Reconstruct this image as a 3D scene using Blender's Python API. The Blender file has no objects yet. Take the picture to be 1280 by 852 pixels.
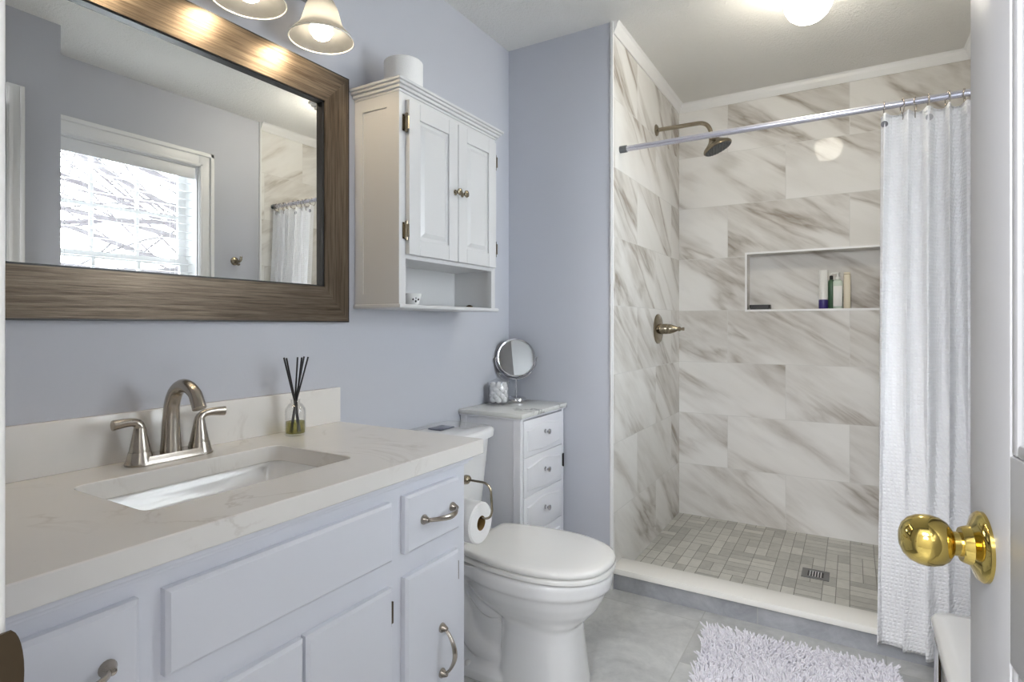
import bpy, bmesh, math, random
from mathutils import Vector, Matrix
random.seed(7)
S = bpy.context.scene
COL = S.collection
PI = math.pi

# ------------------------------------------------------------------ camera, world, lights, exposure
cam_d = bpy.data.cameras.new('camera')
cam = bpy.data.objects.new('camera', cam_d); COL.objects.link(cam)
cam_d.sensor_width = 36.0
cam_d.lens = 36.0*716.07/1280.0
cam_d.shift_y = -(426.0-406.76)/1280.0
cam_d.clip_start = 0.02
cam.location = (1.411, 0.0, 1.1325)
cam.rotation_euler = (PI/2, 0, math.radians(30.752))
S.camera = cam

W = bpy.data.worlds.new('overcast_sky'); S.world = W
W.use_nodes = True
wbg = W.node_tree.nodes['Background']
wbg.inputs[0].default_value = (0.93, 0.96, 1.0, 1)
wbg.inputs[1].default_value = 1.7
S.view_settings.view_transform = 'Standard'
S.view_settings.look = 'None'
S.view_settings.exposure = 0.13
S.view_settings.gamma = 1.0
S.view_settings.use_curve_mapping = False
S.cycles.use_denoising = True
S.cycles.max_bounces = 12
S.cycles.diffuse_bounces = 6
S.cycles.glossy_bounces = 6
S.cycles.transparent_max_bounces = 16
S.cycles.caustics_reflective = False
S.cycles.caustics_refractive = False
S.cycles.sample_clamp_indirect = 6.0
HALL_CEILING_FILL = 60.0
SUN = 35.0
HALL_FRONT_FILL = 38.0
BULB = 55.0
GLOBE = 32.0

def area_light(name, loc, rot, sx, sy, power, color):
    d = bpy.data.lights.new(name, 'AREA'); d.shape = 'RECTANGLE'
    d.size = sx; d.size_y = sy; d.energy = power; d.color = color
    o = bpy.data.objects.new(name, d); COL.objects.link(o)
    o.location = loc; o.rotation_euler = rot
    return o
# added fill light high in the unseen hallway, shining in through the doorway
area_light('hallway_ceiling_fill', (1.2, -0.9, 2.40), (math.radians(25), 0, 0), 0.6, 0.6, HALL_CEILING_FILL, (0.93, 0.95, 1.0))

area_light('hallway_front_fill', (1.22, -1.56, 1.93), (PI/2, 0, 0), 0.5, 0.4, HALL_FRONT_FILL, (0.96, 0.97, 1.0))  # added frontal fill from behind the camera, brightens shower and curtain
sd = bpy.data.lights.new('veiled_sun', 'SUN'); sd.energy = SUN; sd.angle = math.radians(110); sd.color = (0.91, 0.95, 1.0)
so = bpy.data.objects.new('veiled_sun', sd); COL.objects.link(so); so.location = (6, 1.5, 5)
so.rotation_euler = (0, math.radians(71), 0)
pl_ = area_light('window_portal', (2.06, 1.55, 1.49), (0, PI/2, 0), 1.15, 0.80, 1.0, (1, 1, 1))
pl_.data.cycles.is_portal = True

# ------------------------------------------------------------------ mesh helpers
def root_loc(o):
    v = Vector((0, 0, 0))
    while o is not None:
        v += o.location; o = o.parent
    return v

class MB:
    """collects shapes into one mesh"""
    def __init__(s): s.bm = bmesh.new()
    def _merge(s, t):
        me = bpy.data.meshes.new('tmp'); t.to_mesh(me); t.free()
        s.bm.from_mesh(me); bpy.data.meshes.remove(me)
    def box(s, x0, x1, y0, y1, z0, z1, bev=0.0, seg=2):
        t = bmesh.new()
        bmesh.ops.create_cube(t, size=1.0)
        for v in t.verts:
            v.co = Vector(((x0+x1)/2+v.co.x*(x1-x0), (y0+y1)/2+v.co.y*(y1-y0), (z0+z1)/2+v.co.z*(z1-z0)))
        if bev > 0:
            bmesh.ops.bevel(t, geom=list(t.edges), offset=bev, segments=seg, profile=0.5, affect='EDGES')
        s._merge(t); return s
    def loft(s, rings, cap0=True, cap1=True, closed=False):
        bm = s.bm; R = [[bm.verts.new(p) for p in r] for r in rings]
        n = len(R[0]); m = len(R)
        for i in range(m if closed else m-1):
            a, b = R[i], R[(i+1) % m]
            for j in range(n):
                k = (j+1) % n
                try: bm.faces.new((a[j], a[k], b[k], b[j]))
                except ValueError: pass
        if not closed:
            if cap0: bm.faces.new(list(reversed(R[0])))
            if cap1: bm.faces.new(R[-1])
        return s
    def tube(s, pts, rad, n=12, flat=None, up=None, closed=False):
        """rad: number or list; flat: list of (a,b) multipliers of the section's two axes"""
        P = [Vector(p) for p in pts]; m = len(P)
        if not hasattr(rad, '__len__'): rad = [rad]*m
        T = []
        for i in range(m):
            if closed: d = P[(i+1) % m]-P[i-1]
            elif i == 0: d = P[1]-P[0]
            elif i == m-1: d = P[-1]-P[-2]
            else: d = (P[i+1]-P[i]).normalized()+(P[i]-P[i-1]).normalized()
            T.append(d.normalized())
        u = Vector(up) if up else Vector((0, 0, 1))
        if abs(u.dot(T[0])) > 0.95: u = Vector((1, 0, 0))
        rings = []
        for i in range(m):
            u = (u-T[i]*u.dot(T[i])).normalized()
            w = T[i].cross(u)
            fa, fb = flat[i] if flat else (1, 1)
            rings.append([P[i]+(u*math.cos(2*PI*j/n)*fa+w*math.sin(2*PI*j/n)*fb)*rad[i] for j in range(n)])
        return s.loft(rings, closed=closed)
    def cyl(s, p0, p1, r0, r1=None, n=20):
        return s.tube([p0, p1], [r0, r0 if r1 is None else r1], n)
    def lathe(s, prof, origin, axis=(0, 0, 1), n=32, cap0=True, cap1=True):
        a = Vector(axis).normalized(); o = Vector(origin)
        u = a.orthogonal().normalized(); w = a.cross(u)
        return s.loft([[o+a*h+(u*math.cos(2*PI*j/n)+w*math.sin(2*PI*j/n))*max(r, 1e-5) for j in range(n)] for r, h in prof], cap0, cap1)
    def sphere(s, c, r, n=20, m=12, sc=(1, 1, 1)):
        prof = []
        rings = []
        for i in range(m+1):
            th = PI*i/m
            rr = max(math.sin(th), 1e-4)*r; h = -math.cos(th)*r
            rings.append([Vector((c[0]+sc[0]*rr*math.cos(2*PI*j/n), c[1]+sc[1]*rr*math.sin(2*PI*j/n), c[2]+sc[2]*h)) for j in range(n)])
        return s.loft(rings)
    def holed(s, outer, inner, f0, f1):
        """plate with a hole; outer/inner 2D loops; f0/f1 map 2D to the two faces"""
        bm = s.bm
        for f, flip in ((f0, False), (f1, True)):
            vo = [bm.verts.new(f(*p)) for p in outer]; vi = [bm.verts.new(f(*p)) for p in inner]
            ed = []
            for L in (vo, vi):
                for i in range(len(L)): ed.append(bm.edges.new((L[i], L[(i+1) % len(L)])))
            bmesh.ops.triangle_fill(bm, use_beauty=True, use_dissolve=False, edges=ed)
            if f is f0: a0, i0 = vo, vi
            else: a1, i1 = vo, vi
        for A, Bq in ((a0, a1), (i0, i1)):
            n = len(A)
            for j in range(n):
                k = (j+1) % n
                bm.faces.new((A[j], A[k], Bq[k], Bq[j]))
        return s
    def build(s, name, mat, parent=None, smooth=35, loc=None):
        bm = s.bm
        bmesh.ops.recalc_face_normals(bm, faces=list(bm.faces))
        base = root_loc(parent) if parent is not None else (Vector(loc) if loc else Vector((0, 0, 0)))
        for v in bm.verts: v.co -= base
        me = bpy.data.meshes.new(name); bm.to_mesh(me); bm.free()
        me.materials.append(mat)
        if smooth:
            for p in me.polygons: p.use_smooth = True
            me.set_sharp_from_angle(angle=math.radians(smooth))
        o = bpy.data.objects.new(name, me); COL.objects.link(o)
        if parent is not None: o.parent = parent
        elif loc: o.location = loc
        return o

def tag(o, label, cat=None, group=None, kind=None):
    if label: o['label'] = label
    if cat: o['category'] = cat
    if group: o['group'] = group
    if kind: o['kind'] = kind
    return o
def thing(name, label, cat, loc, group=None, kind=None):
    o = bpy.data.objects.new(name, None); COL.objects.link(o)
    o.empty_display_size = 0.05
    o.location = loc
    return tag(o, label, cat, group, kind)
def struct(o, label=None):
    o['kind'] = 'structure'
    if label: o['label'] = label
    return o
def dup(root, loc, label=None):
    r = root.copy(); COL.objects.link(r); r.location = loc
    if label: r['label'] = label
    for ch in list(root.children):
        c = ch.copy(); COL.objects.link(c); c.parent = r
        for g in list(ch.children):
            d = g.copy(); COL.objects.link(d); d.parent = c
    return r
def rrect(x0, x1, y0, y1, r, n=6):
    pts = []
    for cx, cy, a0 in ((x1-r, y1-r, 0), (x0+r, y1-r, 90), (x0+r, y0+r, 180), (x1-r, y0+r, 270)):
        for i in range(n+1):
            a = math.radians(a0+90*i/n); pts.append((cx+r*math.cos(a), cy+r*math.sin(a)))
    return pts
def rect(x0, x1, y0, y1): return [(x0, y0), (x1, y0), (x1, y1), (x0, y1)]
def bez(p0, p1, p2, p3, n=10):
    p0, p1, p2, p3 = map(Vector, (p0, p1, p2, p3))
    return [p0*(1-t)**3+p1*3*t*(1-t)**2+p2*3*t*t*(1-t)+p3*t**3 for t in [i/n for i in range(n+1)]]

# ------------------------------------------------------------------ materials
def srgb(r, g, b):
    f = lambda c: (c/12.92 if c <= 0.04045 else ((c+0.055)/1.055)**2.4)
    return (f(r/255), f(g/255), f(b/255), 1)
class NT:
    def __init__(s, name):
        s.m = bpy.data.materials.new(name); s.m.use_nodes = True
        s.t = s.m.node_tree; s.bsdf = s.t.nodes['Principled BSDF']; s.out = s.t.nodes['Material Output']
    def n(s, typ, **kw):
        nd = s.t.nodes.new(typ)
        for k, v in kw.items():
            if k.startswith('i_'):
                key = k[2:]; key = int(key) if key.isdigit() else key
                s.set(nd.inputs[key], v)
            else: setattr(nd, k, v)
        return nd
    def set(s, sock, v):
        if isinstance(v, bpy.types.NodeSocket): s.t.links.new(v, sock)
        else: sock.default_value = v
    def math(s, op, a, b=0.0, clamp=False):
        nd = s.n('ShaderNodeMath', operation=op, use_clamp=clamp); s.set(nd.inputs[0], a); s.set(nd.inputs[1], b); return nd.outputs[0]
    def mix(s, f, a, b):
        nd = s.n('ShaderNodeMix', data_type='RGBA'); s.set(nd.inputs['Factor'], f); s.set(nd.inputs['A'], a); s.set(nd.inputs['B'], b)
        return nd.outputs['Result']
    def ramp(s, f, a, b):
        nd = s.n('ShaderNodeMapRange', clamp=True); s.set(nd.inputs[0], f); nd.inputs[1].default_value = a; nd.inputs[2].default_value = b
        return nd.outputs[0]
    def coord(s): return s.n('ShaderNodeTexCoord').outputs['Object']
    def xyz(s, v): return s.n('ShaderNodeSeparateXYZ', i_0=v).outputs
    def comb(s, x, y, z): return s.n('ShaderNodeCombineXYZ', i_0=x, i_1=y, i_2=z).outputs[0]
    def noise(s, v, scale, detail=4, rough=0.5, dist=0.0):
        nd = s.n('ShaderNodeTexNoise', i_Scale=scale, i_Detail=detail, i_Roughness=rough, i_Distortion=dist)
        s.set(nd.inputs['Vector'], v); return nd.outputs[0]
    def bump(s, h, strength, dist=0.01):
        nd = s.n('ShaderNodeBump', i_Strength=strength, i_Distance=dist); s.set(nd.inputs['Height'], h)
        s.t.links.new(nd.outputs[0], s.bsdf.inputs['Normal']); return nd
    def p(s, **kw):
        for k, v in kw.items(): s.set(s.bsdf.inputs[k.replace('_', ' ')], v)
        return s
def plain(name, col, rough=0.5, metal=0.0, coat=0.0, spec=0.5, var=0.0, bump=0.0, bscale=60):
    m = NT(name)
    c = col
    if var or bump:
        co = m.coord(); nz = m.noise(co, bscale, 5, 0.6)
        if var:
            c = m.mix(nz, tuple(x*(1-var) for x in col[:3])+(1,), tuple(min(1, x*(1+var)) for x in col[:3])+(1,))
        if bump: m.bump(nz, bump, 0.004)
    m.p(Base_Color=c, Roughness=rough, Metallic=metal, Coat_Weight=coat, Specular_IOR_Level=spec)
    return m.m
def emitter(name, col, strength, base=(0.8, 0.8, 0.8, 1)):
    m = NT(name); m.p(Base_Color=base, Emission_Color=col, Emission_Strength=strength, Roughness=0.4); return m.m
def thin_glass(name, tint=(1, 1, 1, 1), refl=0.6):
    m = NT(name); t = m.t
    tr = m.n('ShaderNodeBsdfTransparent', i_0=tint); gl = m.n('ShaderNodeBsdfGlossy', i_Roughness=0.02)
    fr = m.n('ShaderNodeLayerWeight', i_Blend=0.5)
    f = m.math('ADD', 0.05, m.math('MULTIPLY', m.math('POWER', fr.outputs['Facing'], 3.0), 0.7))
    mx = m.n('ShaderNodeMixShader', i_0=m.math('MULTIPLY', f, refl), i_1=tr.outputs[0], i_2=gl.outputs[0])
    t.links.new(mx.outputs[0], m.out.inputs[0]); return m.m

M = {}
M['wall'] = plain('blue_grey_wall_paint', srgb(191, 193, 201), 0.55, spec=0.3, bump=0.06, bscale=120)
M['hall'] = plain('off_white_hall_paint', srgb(216, 214, 208), 0.6)
def ceil_mat():
    m = NT('textured_ceiling_paint'); co = m.coord()
    a = m.noise(co, 70, 5, 0.65); b = m.noise(co, 190, 3, 0.6)
    h = m.math('ADD', a, m.math('MULTIPLY', b, 0.5))
    m.bump(h, 0.55, 0.012)
    m.p(Base_Color=srgb(230, 229, 226), Roughness=0.9, Specular_IOR_Level=0.1); return m.m
M['ceiling'] = ceil_mat()
M['white'] = plain('white_semi_gloss_paint', srgb(232, 232, 236), 0.35, spec=0.4, bump=0.03, bscale=40)
M['white_cab'] = plain('white_cabinet_lacquer', srgb(206, 206, 207), 0.3, spec=0.45)
M['vanity'] = plain('white_vanity_paint', srgb(218, 220, 228), 0.32, spec=0.45, bump=0.03, bscale=35)
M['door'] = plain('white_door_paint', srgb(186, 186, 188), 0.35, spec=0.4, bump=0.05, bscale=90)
M['porcelain'] = plain('white_porcelain', srgb(236, 236, 236), 0.07, coat=0.6)
M['seat'] = plain('white_seat_plastic', srgb(232, 231, 228), 0.16, coat=0.3)
M['nickel'] = plain('brushed_nickel', srgb(176, 168, 158), 0.24, 1.0)
M['dark_nickel'] = plain('aged_nickel', srgb(150, 140, 122), 0.22, 1.0)
M['chrome'] = plain('polished_chrome', srgb(222, 222, 226), 0.06, 1.0)
M['rod'] = plain('satin_aluminium', srgb(214, 214, 226), 0.22, 0.85)
M['brass'] = plain('polished_brass', srgb(206, 182, 104), 0.08, 1.0)
M['bronze'] = plain('dark_bronze', srgb(88, 76, 60), 0.3, 0.9)
M['black'] = plain('black_satin', srgb(22, 20, 22), 0.4)
M['grey_rubber'] = plain('grey_rubber', srgb(96, 98, 100), 0.6)
M['paper'] = plain('white_tissue_paper', srgb(238, 237, 236), 0.9, spec=0.1, bump=0.2, bscale=220)
M['card'] = plain('brown_cardboard', srgb(140, 112, 70), 0.8, spec=0.1)
M['cotton'] = plain('cotton_fluff', srgb(240, 240, 242), 1.0, spec=0.0, bump=0.4, bscale=200)
M['glass'] = thin_glass('clear_glass', (0.99, 0.99, 0.99, 1), 1.0)
M['pane'] = thin_glass('window_pane_glass', (0.97, 0.99, 0.99, 1), 0.7)
M['oil'] = thin_glass('amber_oil', (0.62, 0.60, 0.22, 1), 0.5)
M['trim'] = plain('white_trim', srgb(234, 234, 234), 0.3, spec=0.4)
M['blind'] = plain('white_blind_vinyl', srgb(225, 226, 228), 0.4)
M['bulb'] = emitter('lit_bulb', (1.0, 0.82, 0.57, 1), BULB)
M['globe'] = emitter('lit_globe_glass', (1.0, 0.93, 0.78, 1), GLOBE)
M['bark'] = plain('grey_bark', srgb(152, 147, 151), 0.9, var=0.2, bscale=9)
def mirror_mat(tint):
    m = NT('silvered_mirror'); m.p(Base_Color=tint, Metallic=1.0, Roughness=0.0); return m.m
M['mirror'] = mirror_mat((0.97, 0.98, 0.96, 1))
M['mirror_dim'] = mirror_mat((0.60, 0.60, 0.57, 1))
def shade_mat():
    m = NT('frosted_alabaster_glass'); co = m.coord()
    nz = m.noise(co, 18, 4, 0.6, 0.8)
    col = m.mix(nz, (0.105, 0.108, 0.112, 1), (0.150, 0.158, 0.168, 1))
    d = m.n('ShaderNodeBsdfDiffuse', i_0=col); tr = m.n('ShaderNodeBsdfTranslucent', i_0=col)
    mx = m.n('ShaderNodeMixShader', i_0=0.5, i_1=d.outputs[0], i_2=tr.outputs[0])
    gl = m.n('ShaderNodeBsdfGlossy', i_Roughness=0.15)
    m2 = m.n('ShaderNodeMixShader', i_0=0.05, i_1=mx.outputs[0], i_2=gl.outputs[0])
    m.t.links.new(m2.outputs[0], m.out.inputs[0]); return m.m
M['shade'] = shade_mat()
def wood_mat(name, axis):
    m = NT(name); o = m.xyz(m.coord())
    sc = [85, 85, 85]; sc[axis] = 3.0
    v = m.comb(m.math('MULTIPLY', o[0], sc[0]), m.math('MULTIPLY', o[1], sc[1]), m.math('MULTIPLY', o[2], sc[2]))
    fine = m.noise(v, 2.2, 5, 0.65, 0.2)
    sc2 = [30, 30, 30]; sc2[axis] = 1.0
    v2 = m.comb(m.math('MULTIPLY', o[0], sc2[0]), m.math('MULTIPLY', o[1], sc2[1]), m.math('MULTIPLY', o[2], sc2[2]))
    broad = m.noise(v2, 1.0, 4, 0.6, 0.1)
    f = m.math('ADD', m.math('MULTIPLY', fine, 0.65), m.math('MULTIPLY', broad, 0.35))
    f = m.ramp(f, 0.34, 0.66)
    m.p(Base_Color=m.mix(f, srgb(62, 50, 39), srgb(132, 118, 102)), Roughness=0.34, Specular_IOR_Level=0.6, Metallic=0.7)
    m.bump(fine, 0.25, 0.002); return m.m
M['wood_h'] = wood_mat('weathered_wood_along_rail', 1)
M['wood_v'] = wood_mat('weathered_wood_along_stile', 2)
def marble_tile(name, axis, u0, v0=0.02, sgn=1, angle=-33, bw=0.6, rh=0.3):
    m = NT(name); o = m.xyz(m.coord())
    u = m.math('SUBTRACT', o[axis], u0); v = m.math('SUBTRACT', o[2], v0)
    br = m.n('ShaderNodeTexBrick', i_Color1=(0, 0, 0, 1), i_Color2=(1, 1, 1, 1), i_Mortar=(0.5, 0.5, 0.5, 1), i_Scale=1.0)
    br.offset = 0.5; br.offset_frequency = 2; br.squash = 1.0
    m.set(br.inputs['Vector'], m.comb(u, v, 0.0))
    br.inputs['Mortar Size'].default_value = 0.0014; br.inputs['Mortar Smooth'].default_value = 0.0
    br.inputs['Bias'].default_value = 0.0; br.inputs['Brick Width'].default_value = bw; br.inputs['Row Height'].default_value = rh
    rnd = m.math('MULTIPLY', m.n('ShaderNodeRGBToBW', i_0=br.outputs['Color']).outputs[0], 13.0)
    ca, sa = math.cos(math.radians(angle)), math.sin(math.radians(angle))
    us = m.math('MULTIPLY', u, sgn)
    al = m.math('ADD', m.math('MULTIPLY', us, ca), m.math('MULTIPLY', v, sa))
    pe = m.math('ADD', m.math('MULTIPLY', us, -sa), m.math('MULTIPLY', v, ca))
    vec = m.comb(m.math('MULTIPLY', al, 0.7), m.math('MULTIPLY', pe, 3.6), rnd)
    n1 = m.noise(vec, 1.0, 5, 0.52, 0.45)
    vec2 = m.comb(m.math('MULTIPLY', al, 1.0), m.math('MULTIPLY', pe, 3.2), m.math('ADD', rnd, 5.3))
    n2 = m.noise(vec2, 1.0, 3, 0.5, 0.3)
    n3 = m.noise(m.comb(m.math('MULTIPLY', al, 3.0), m.math('MULTIPLY', pe, 15.0), rnd), 1.0, 5, 0.6, 0.4)
    ridge = m.math('SUBTRACT', 1.0, m.math('MULTIPLY', m.math('ABSOLUTE', m.math('SUBTRACT', n1, 0.5)), 12.0), True)
    ridge = m.math('POWER', ridge, 1.6)
    mask = m.ramp(n2, 0.37, 0.56)
    soft = m.math('MULTIPLY', m.math('SUBTRACT', 1.0, m.math('ABSOLUTE', m.math('SUBTRACT', m.math('MULTIPLY', m.ramp(n1, 0.48, 0.70), 2.0), 1.0))), 0.5)
    vein = m.math('MULTIPLY', m.math('MAXIMUM', ridge, soft), mask)
    vein = m.math('MULTIPLY', vein, m.math('ADD', 0.45, m.math('MULTIPLY', m.ramp(n3, 0.35, 0.65), 0.65)), True)
    vein = m.math('ADD', vein, m.math('MULTIPLY', m.ramp(n3, 0.5, 0.8), 0.10), True)
    base = m.mix(m.ramp(n2, 0.3, 0.7), srgb(234, 233, 231), srgb(224, 222, 218))
    col = m.mix(vein, base, srgb(156, 147, 137))
    col = m.mix(br.outputs['Fac'], col, srgb(214, 213, 210))
    m.p(Base_Color=col, Roughness=0.035, Specular_IOR_Level=0.12)
    m.bump(m.math('SUBTRACT', 1.0, br.outputs['Fac']), 0.25, 0.001); return m.m
M['tile_back'] = marble_tile('marble_tile_back', 0, 0.797)
M['tile_left'] = marble_tile('marble_tile_left', 1, 2.07, angle=-38)
M['tile_right'] = marble_tile('marble_tile_right', 1, 2.07, sgn=-1)
M['tile_niche'] = marble_tile('marble_niche', 0, 0.5, v0=0.9, bw=5, rh=5)
M['tile_niche'].node_tree.nodes['Principled BSDF'].inputs['Roughness'].default_value = 0.4
def quartz(name, base, vein, k=0.55):
    m = NT(name); co = m.coord()
    n1 = m.noise(co, 2.6, 6, 0.6, 1.4); n2 = m.noise(co, 3.1, 3, 0.5)
    r = m.math('SUBTRACT', 1.0, m.math('MULTIPLY', m.math('ABSOLUTE', m.math('SUBTRACT', n1, 0.5)), 46.0), True)
    r = m.math('MULTIPLY', r, m.ramp(n2, 0.50, 0.62))
    cl = m.noise(co, 9, 5, 0.6)
    b = m.mix(cl, tuple(c*0.95 for c in base[:3])+(1,), base)
    m.p(Base_Color=m.mix(m.math('MULTIPLY', r, k), b, vein), Roughness=0.17, Specular_IOR_Level=0.45); return m.m
M['quartz'] = quartz('cream_quartz', srgb(228, 225, 221), srgb(178, 168, 158), 0.4)
M['linen_marble'] = quartz('grey_veined_marble', srgb(224, 224, 220), srgb(140, 140, 138), 0.9)
M['curb'] = plain('white_cultured_marble', srgb(246, 244, 238), 0.25, spec=0.5, var=0.01, bscale=8)
def slate(name, axis_u, axis_v, u0, v0, bw, rh, c0, c1, rough=0.28, off=0.5):
    m = NT(name); co = m.coord(); o = m.xyz(co)
    u = m.math('SUBTRACT', o[axis_u], u0); v = m.math('SUBTRACT', o[axis_v], v0)
    br = m.n('ShaderNodeTexBrick', i_Color1=(0, 0, 0, 1), i_Color2=(1, 1, 1, 1), i_Mortar=(0.5, 0.5, 0.5, 1), i_Scale=1.0)
    br.offset = off; m.set(br.inputs['Vector'], m.comb(u, v, 0.0))
    br.inputs['Mortar Size'].default_value = 0.002; br.inputs['Mortar Smooth'].default_value = 0.1
    br.inputs['Brick Width'].default_value = bw; br.inputs['Row Height'].default_value = rh
    rnd = m.n('ShaderNodeRGBToBW', i_0=br.outputs['Color']).outputs[0]
    vec = m.n('ShaderNodeVectorMath', operation='ADD'); m.set(vec.inputs[0], co); m.set(vec.inputs[1], m.comb(m.math('MULTIPLY', rnd, 9.0), rnd, rnd))
    a = m.noise(vec.outputs[0], 3.2, 8, 0.68, 1.2); b = m.noise(vec.outputs[0], 22, 6, 0.7, 0.6)
    f = m.ramp(m.math('ADD', m.math('MULTIPLY', a, 0.7), m.math('MULTIPLY', b, 0.3)), 0.33, 0.68)
    col = m.mix(f, c0, c1)
    col = m.mix(m.math('MULTIPLY', rnd, 0.22), col, tuple(x*0.55 for x in c0[:3])+(1,))
    col = m.mix(m.math('MULTIPLY', br.outputs['Fac'], 0.8), col, srgb(176, 176, 172))
    m.p(Base_Color=col, Roughness=rough, Specular_IOR_Level=0.5); m.bump(b, 0.06, 0.004); return m.m
M['floor'] = slate('grey_stone_floor_tile', 1, 0, 0.15, 0.308, 0.6, 0.6, srgb(172, 173, 173), srgb(222, 222, 219))
M['curb_tile'] = slate('grey_stone_curb_tile', 0, 2, 0.50, -0.2, 0.6, 0.6, srgb(140, 142, 147), srgb(184, 186, 190), off=0.0)
def mosaic():
    m = NT('grey_stone_mosaic'); co = m.coord(); o = m.xyz(co)
    def br(u, v, w, h):
        b = m.n('ShaderNodeTexBrick', i_Color1=(0, 0, 0, 1), i_Color2=(1, 1, 1, 1), i_Mortar=(0.5, 0.5, 0.5, 1), i_Scale=1.0)
        b.offset = 0.0; m.set(b.inputs['Vector'], m.comb(u, v, 0.0))
        b.inputs['Mortar Size'].default_value = 0.0016; b.inputs['Mortar Smooth'].default_value = 0.1
        b.inputs['Brick Width'].default_value = w; b.inputs['Row Height'].default_value = h
        return b
    A = br(o[0], o[1], 0.05, 0.1); Bk = br(o[0], o[1], 0.1, 0.05)
    cx = m.math('FLOOR', m.math('MULTIPLY', o[0], 10.0)); cy = m.math('FLOOR', m.math('MULTIPLY', o[1], 10.0))
    wn = m.n('ShaderNodeTexWhiteNoise', noise_dimensions='2D'); m.set(wn.inputs['Vector'], m.comb(cx, cy, 0.0))
    par = m.math('GREATER_THAN', wn.outputs['Value'], 0.62)
    rc = m.n('ShaderNodeRGBToBW', i_0=m.mix(par, A.outputs['Color'], Bk.outputs['Color'])).outputs[0]
    mx = m.n('ShaderNodeMix', data_type='FLOAT'); m.set(mx.inputs[0], par); m.set(mx.inputs[2], A.outputs['Fac']); m.set(mx.inputs[3], Bk.outputs['Fac'])
    nz = m.noise(co, 28, 6, 0.65, 0.5)
    f = m.math('ADD', m.math('MULTIPLY', rc, 0.5), m.math('MULTIPLY', nz, 0.6))
    col = m.mix(m.ramp(f, 0.2, 0.95), srgb(160, 159, 153), srgb(212, 210, 202))
    col = m.mix(mx.outputs[0], col, srgb(122, 121, 113))
    m.p(Base_Color=col, Roughness=0.4); m.bump(m.math('SUBTRACT', 1.0, mx.outputs[0]), 0.4, 0.002); return m.m
M['mosaic'] = mosaic()
def waffle():
    m = NT('white_waffle_weave_cotton')
    uv = m.xyz(m.n('ShaderNodeTexCoord').outputs['UV'])
    k = 2*PI/0.0125
    a = m.math('ABSOLUTE', m.math('SINE', m.math('MULTIPLY', uv[0], k/2))); b = m.math('ABSOLUTE', m.math('SINE', m.math('MULTIPLY', uv[1], k/2)))
    h = m.math('MINIMUM', a, b)
    m.bump(h, 0.8, 0.003)
    d = m.bsdf
    m.p(Base_Color=srgb(252, 252, 253), Roughness=0.9, Specular_IOR_Level=0.1)
    tr = m.n('ShaderNodeBsdfTranslucent', i_0=srgb(244, 244, 246))
    mx = m.n('ShaderNodeMixShader', i_0=0.05, i_1=d.outputs[0], i_2=tr.outputs[0])
    m.t.links.new(mx.outputs[0], m.out.inputs[0]); return m.m
M['waffle'] = waffle()
M['chenille'] = plain('grey_chenille', srgb(233, 231, 237), 0.95, spec=0.05, var=0.06, bscale=30)
M['bottle_white'] = plain('white_plastic', srgb(232, 232, 228), 0.3)
M['bottle_cream'] = plain('cream_plastic', srgb(222, 212, 190), 0.4)
M['bottle_green'] = plain('green_plastic', srgb(72, 104, 78), 0.3)
M['bottle_clear'] = plain('pale_green_plastic', srgb(206, 218, 206), 0.25)
M['blue_cap'] = plain('violet_blue_plastic', srgb(58, 46, 120), 0.35)
M['drain_steel'] = plain('dull_drain_steel', srgb(128, 128, 128), 0.45, 0.6)
M['grey_button'] = plain('grey_steel_button', srgb(120, 124, 138), 0.25, 0.7)

# ------------------------------------------------------------------ setting
YW, XS, YB, XW, ZC = 2.341, 0.522, 3.44, 1.897, 2.44
struct(MB().box(-0.2, 2.5, -1.72, YW+0.1, -0.06, 0.0).build('floor', M['floor'], smooth=0))
struct(MB().box(-0.2, 2.5, -1.72, YB+0.2, ZC, ZC+0.06).build('ceiling', M['ceiling'], smooth=0))
struct(MB().box(-0.12, 0.0, 0.0, YW, 0.0, ZC).build('wall_left', M['wall'], smooth=0))
struct(MB().box(-0.12, XS-0.012, YW, YB+0.15, 0.0, ZC).build('wall_partition', M['wall'], smooth=0), 'blue-grey painted wall face beside the shower')
struct(MB().box(XS-0.012, XS, YW, YB+0.15, 0.0, ZC).build('wall_shower_left', M['tile_left'], smooth=0))
# back wall of the shower, with the niche cut through the tile
NX0, NX1, NZ0, NZ1 = 0.901, 1.552, 1.222, 1.531
struct(MB().holed(rect(XS, XW, 0, ZC), rect(NX0, NX1, NZ0, NZ1), lambda a, b: (a, YB, b), lambda a, b: (a, YB+0.012, b)).build('wall_back', M['tile_back'], smooth=0))
nb = MB()
nb.box(NX0-0.02, NX1+0.02, YB+0.10, YB+0.13, NZ0-0.02, NZ1+0.02)
nb.box(NX0-0.02, NX0, YB+0.012, YB+0.10, NZ0-0.02, NZ1+0.02).box(NX1, NX1+0.02, YB+0.012, YB+0.10, NZ0-0.02, NZ1+0.02)
nb.box(NX0, NX1, YB+0.012, YB+0.10, NZ0-0.02, NZ0).box(NX0, NX1, YB+0.012, YB+0.10, NZ1, NZ1+0.02)
struct(nb.build('wall_niche', M['tile_niche'], smooth=0), 'marble-lined recess in the shower back wall')
struct(MB().box(XS-0.1, XW+0.12, YB+0.14, YB+0.2, 0, ZC).build('wall_outer', M['wall'], smooth=0))
fr = 0.011
t = MB()
t.box(NX0-fr, NX1+fr, YB-0.004, YB+0.01, NZ1, NZ1+fr).box(NX0-fr, NX1+fr, YB-0.004, YB+0.01, NZ0-fr, NZ0)
t.box(NX0-fr, NX0, YB-0.004, YB+0.01, NZ0, NZ1).box(NX1, NX1+fr, YB-0.004, YB+0.01, NZ0, NZ1)
struct(t.build('trim_1', M['trim'], smooth=0), 'white edge trim framing the shower niche')
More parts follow.
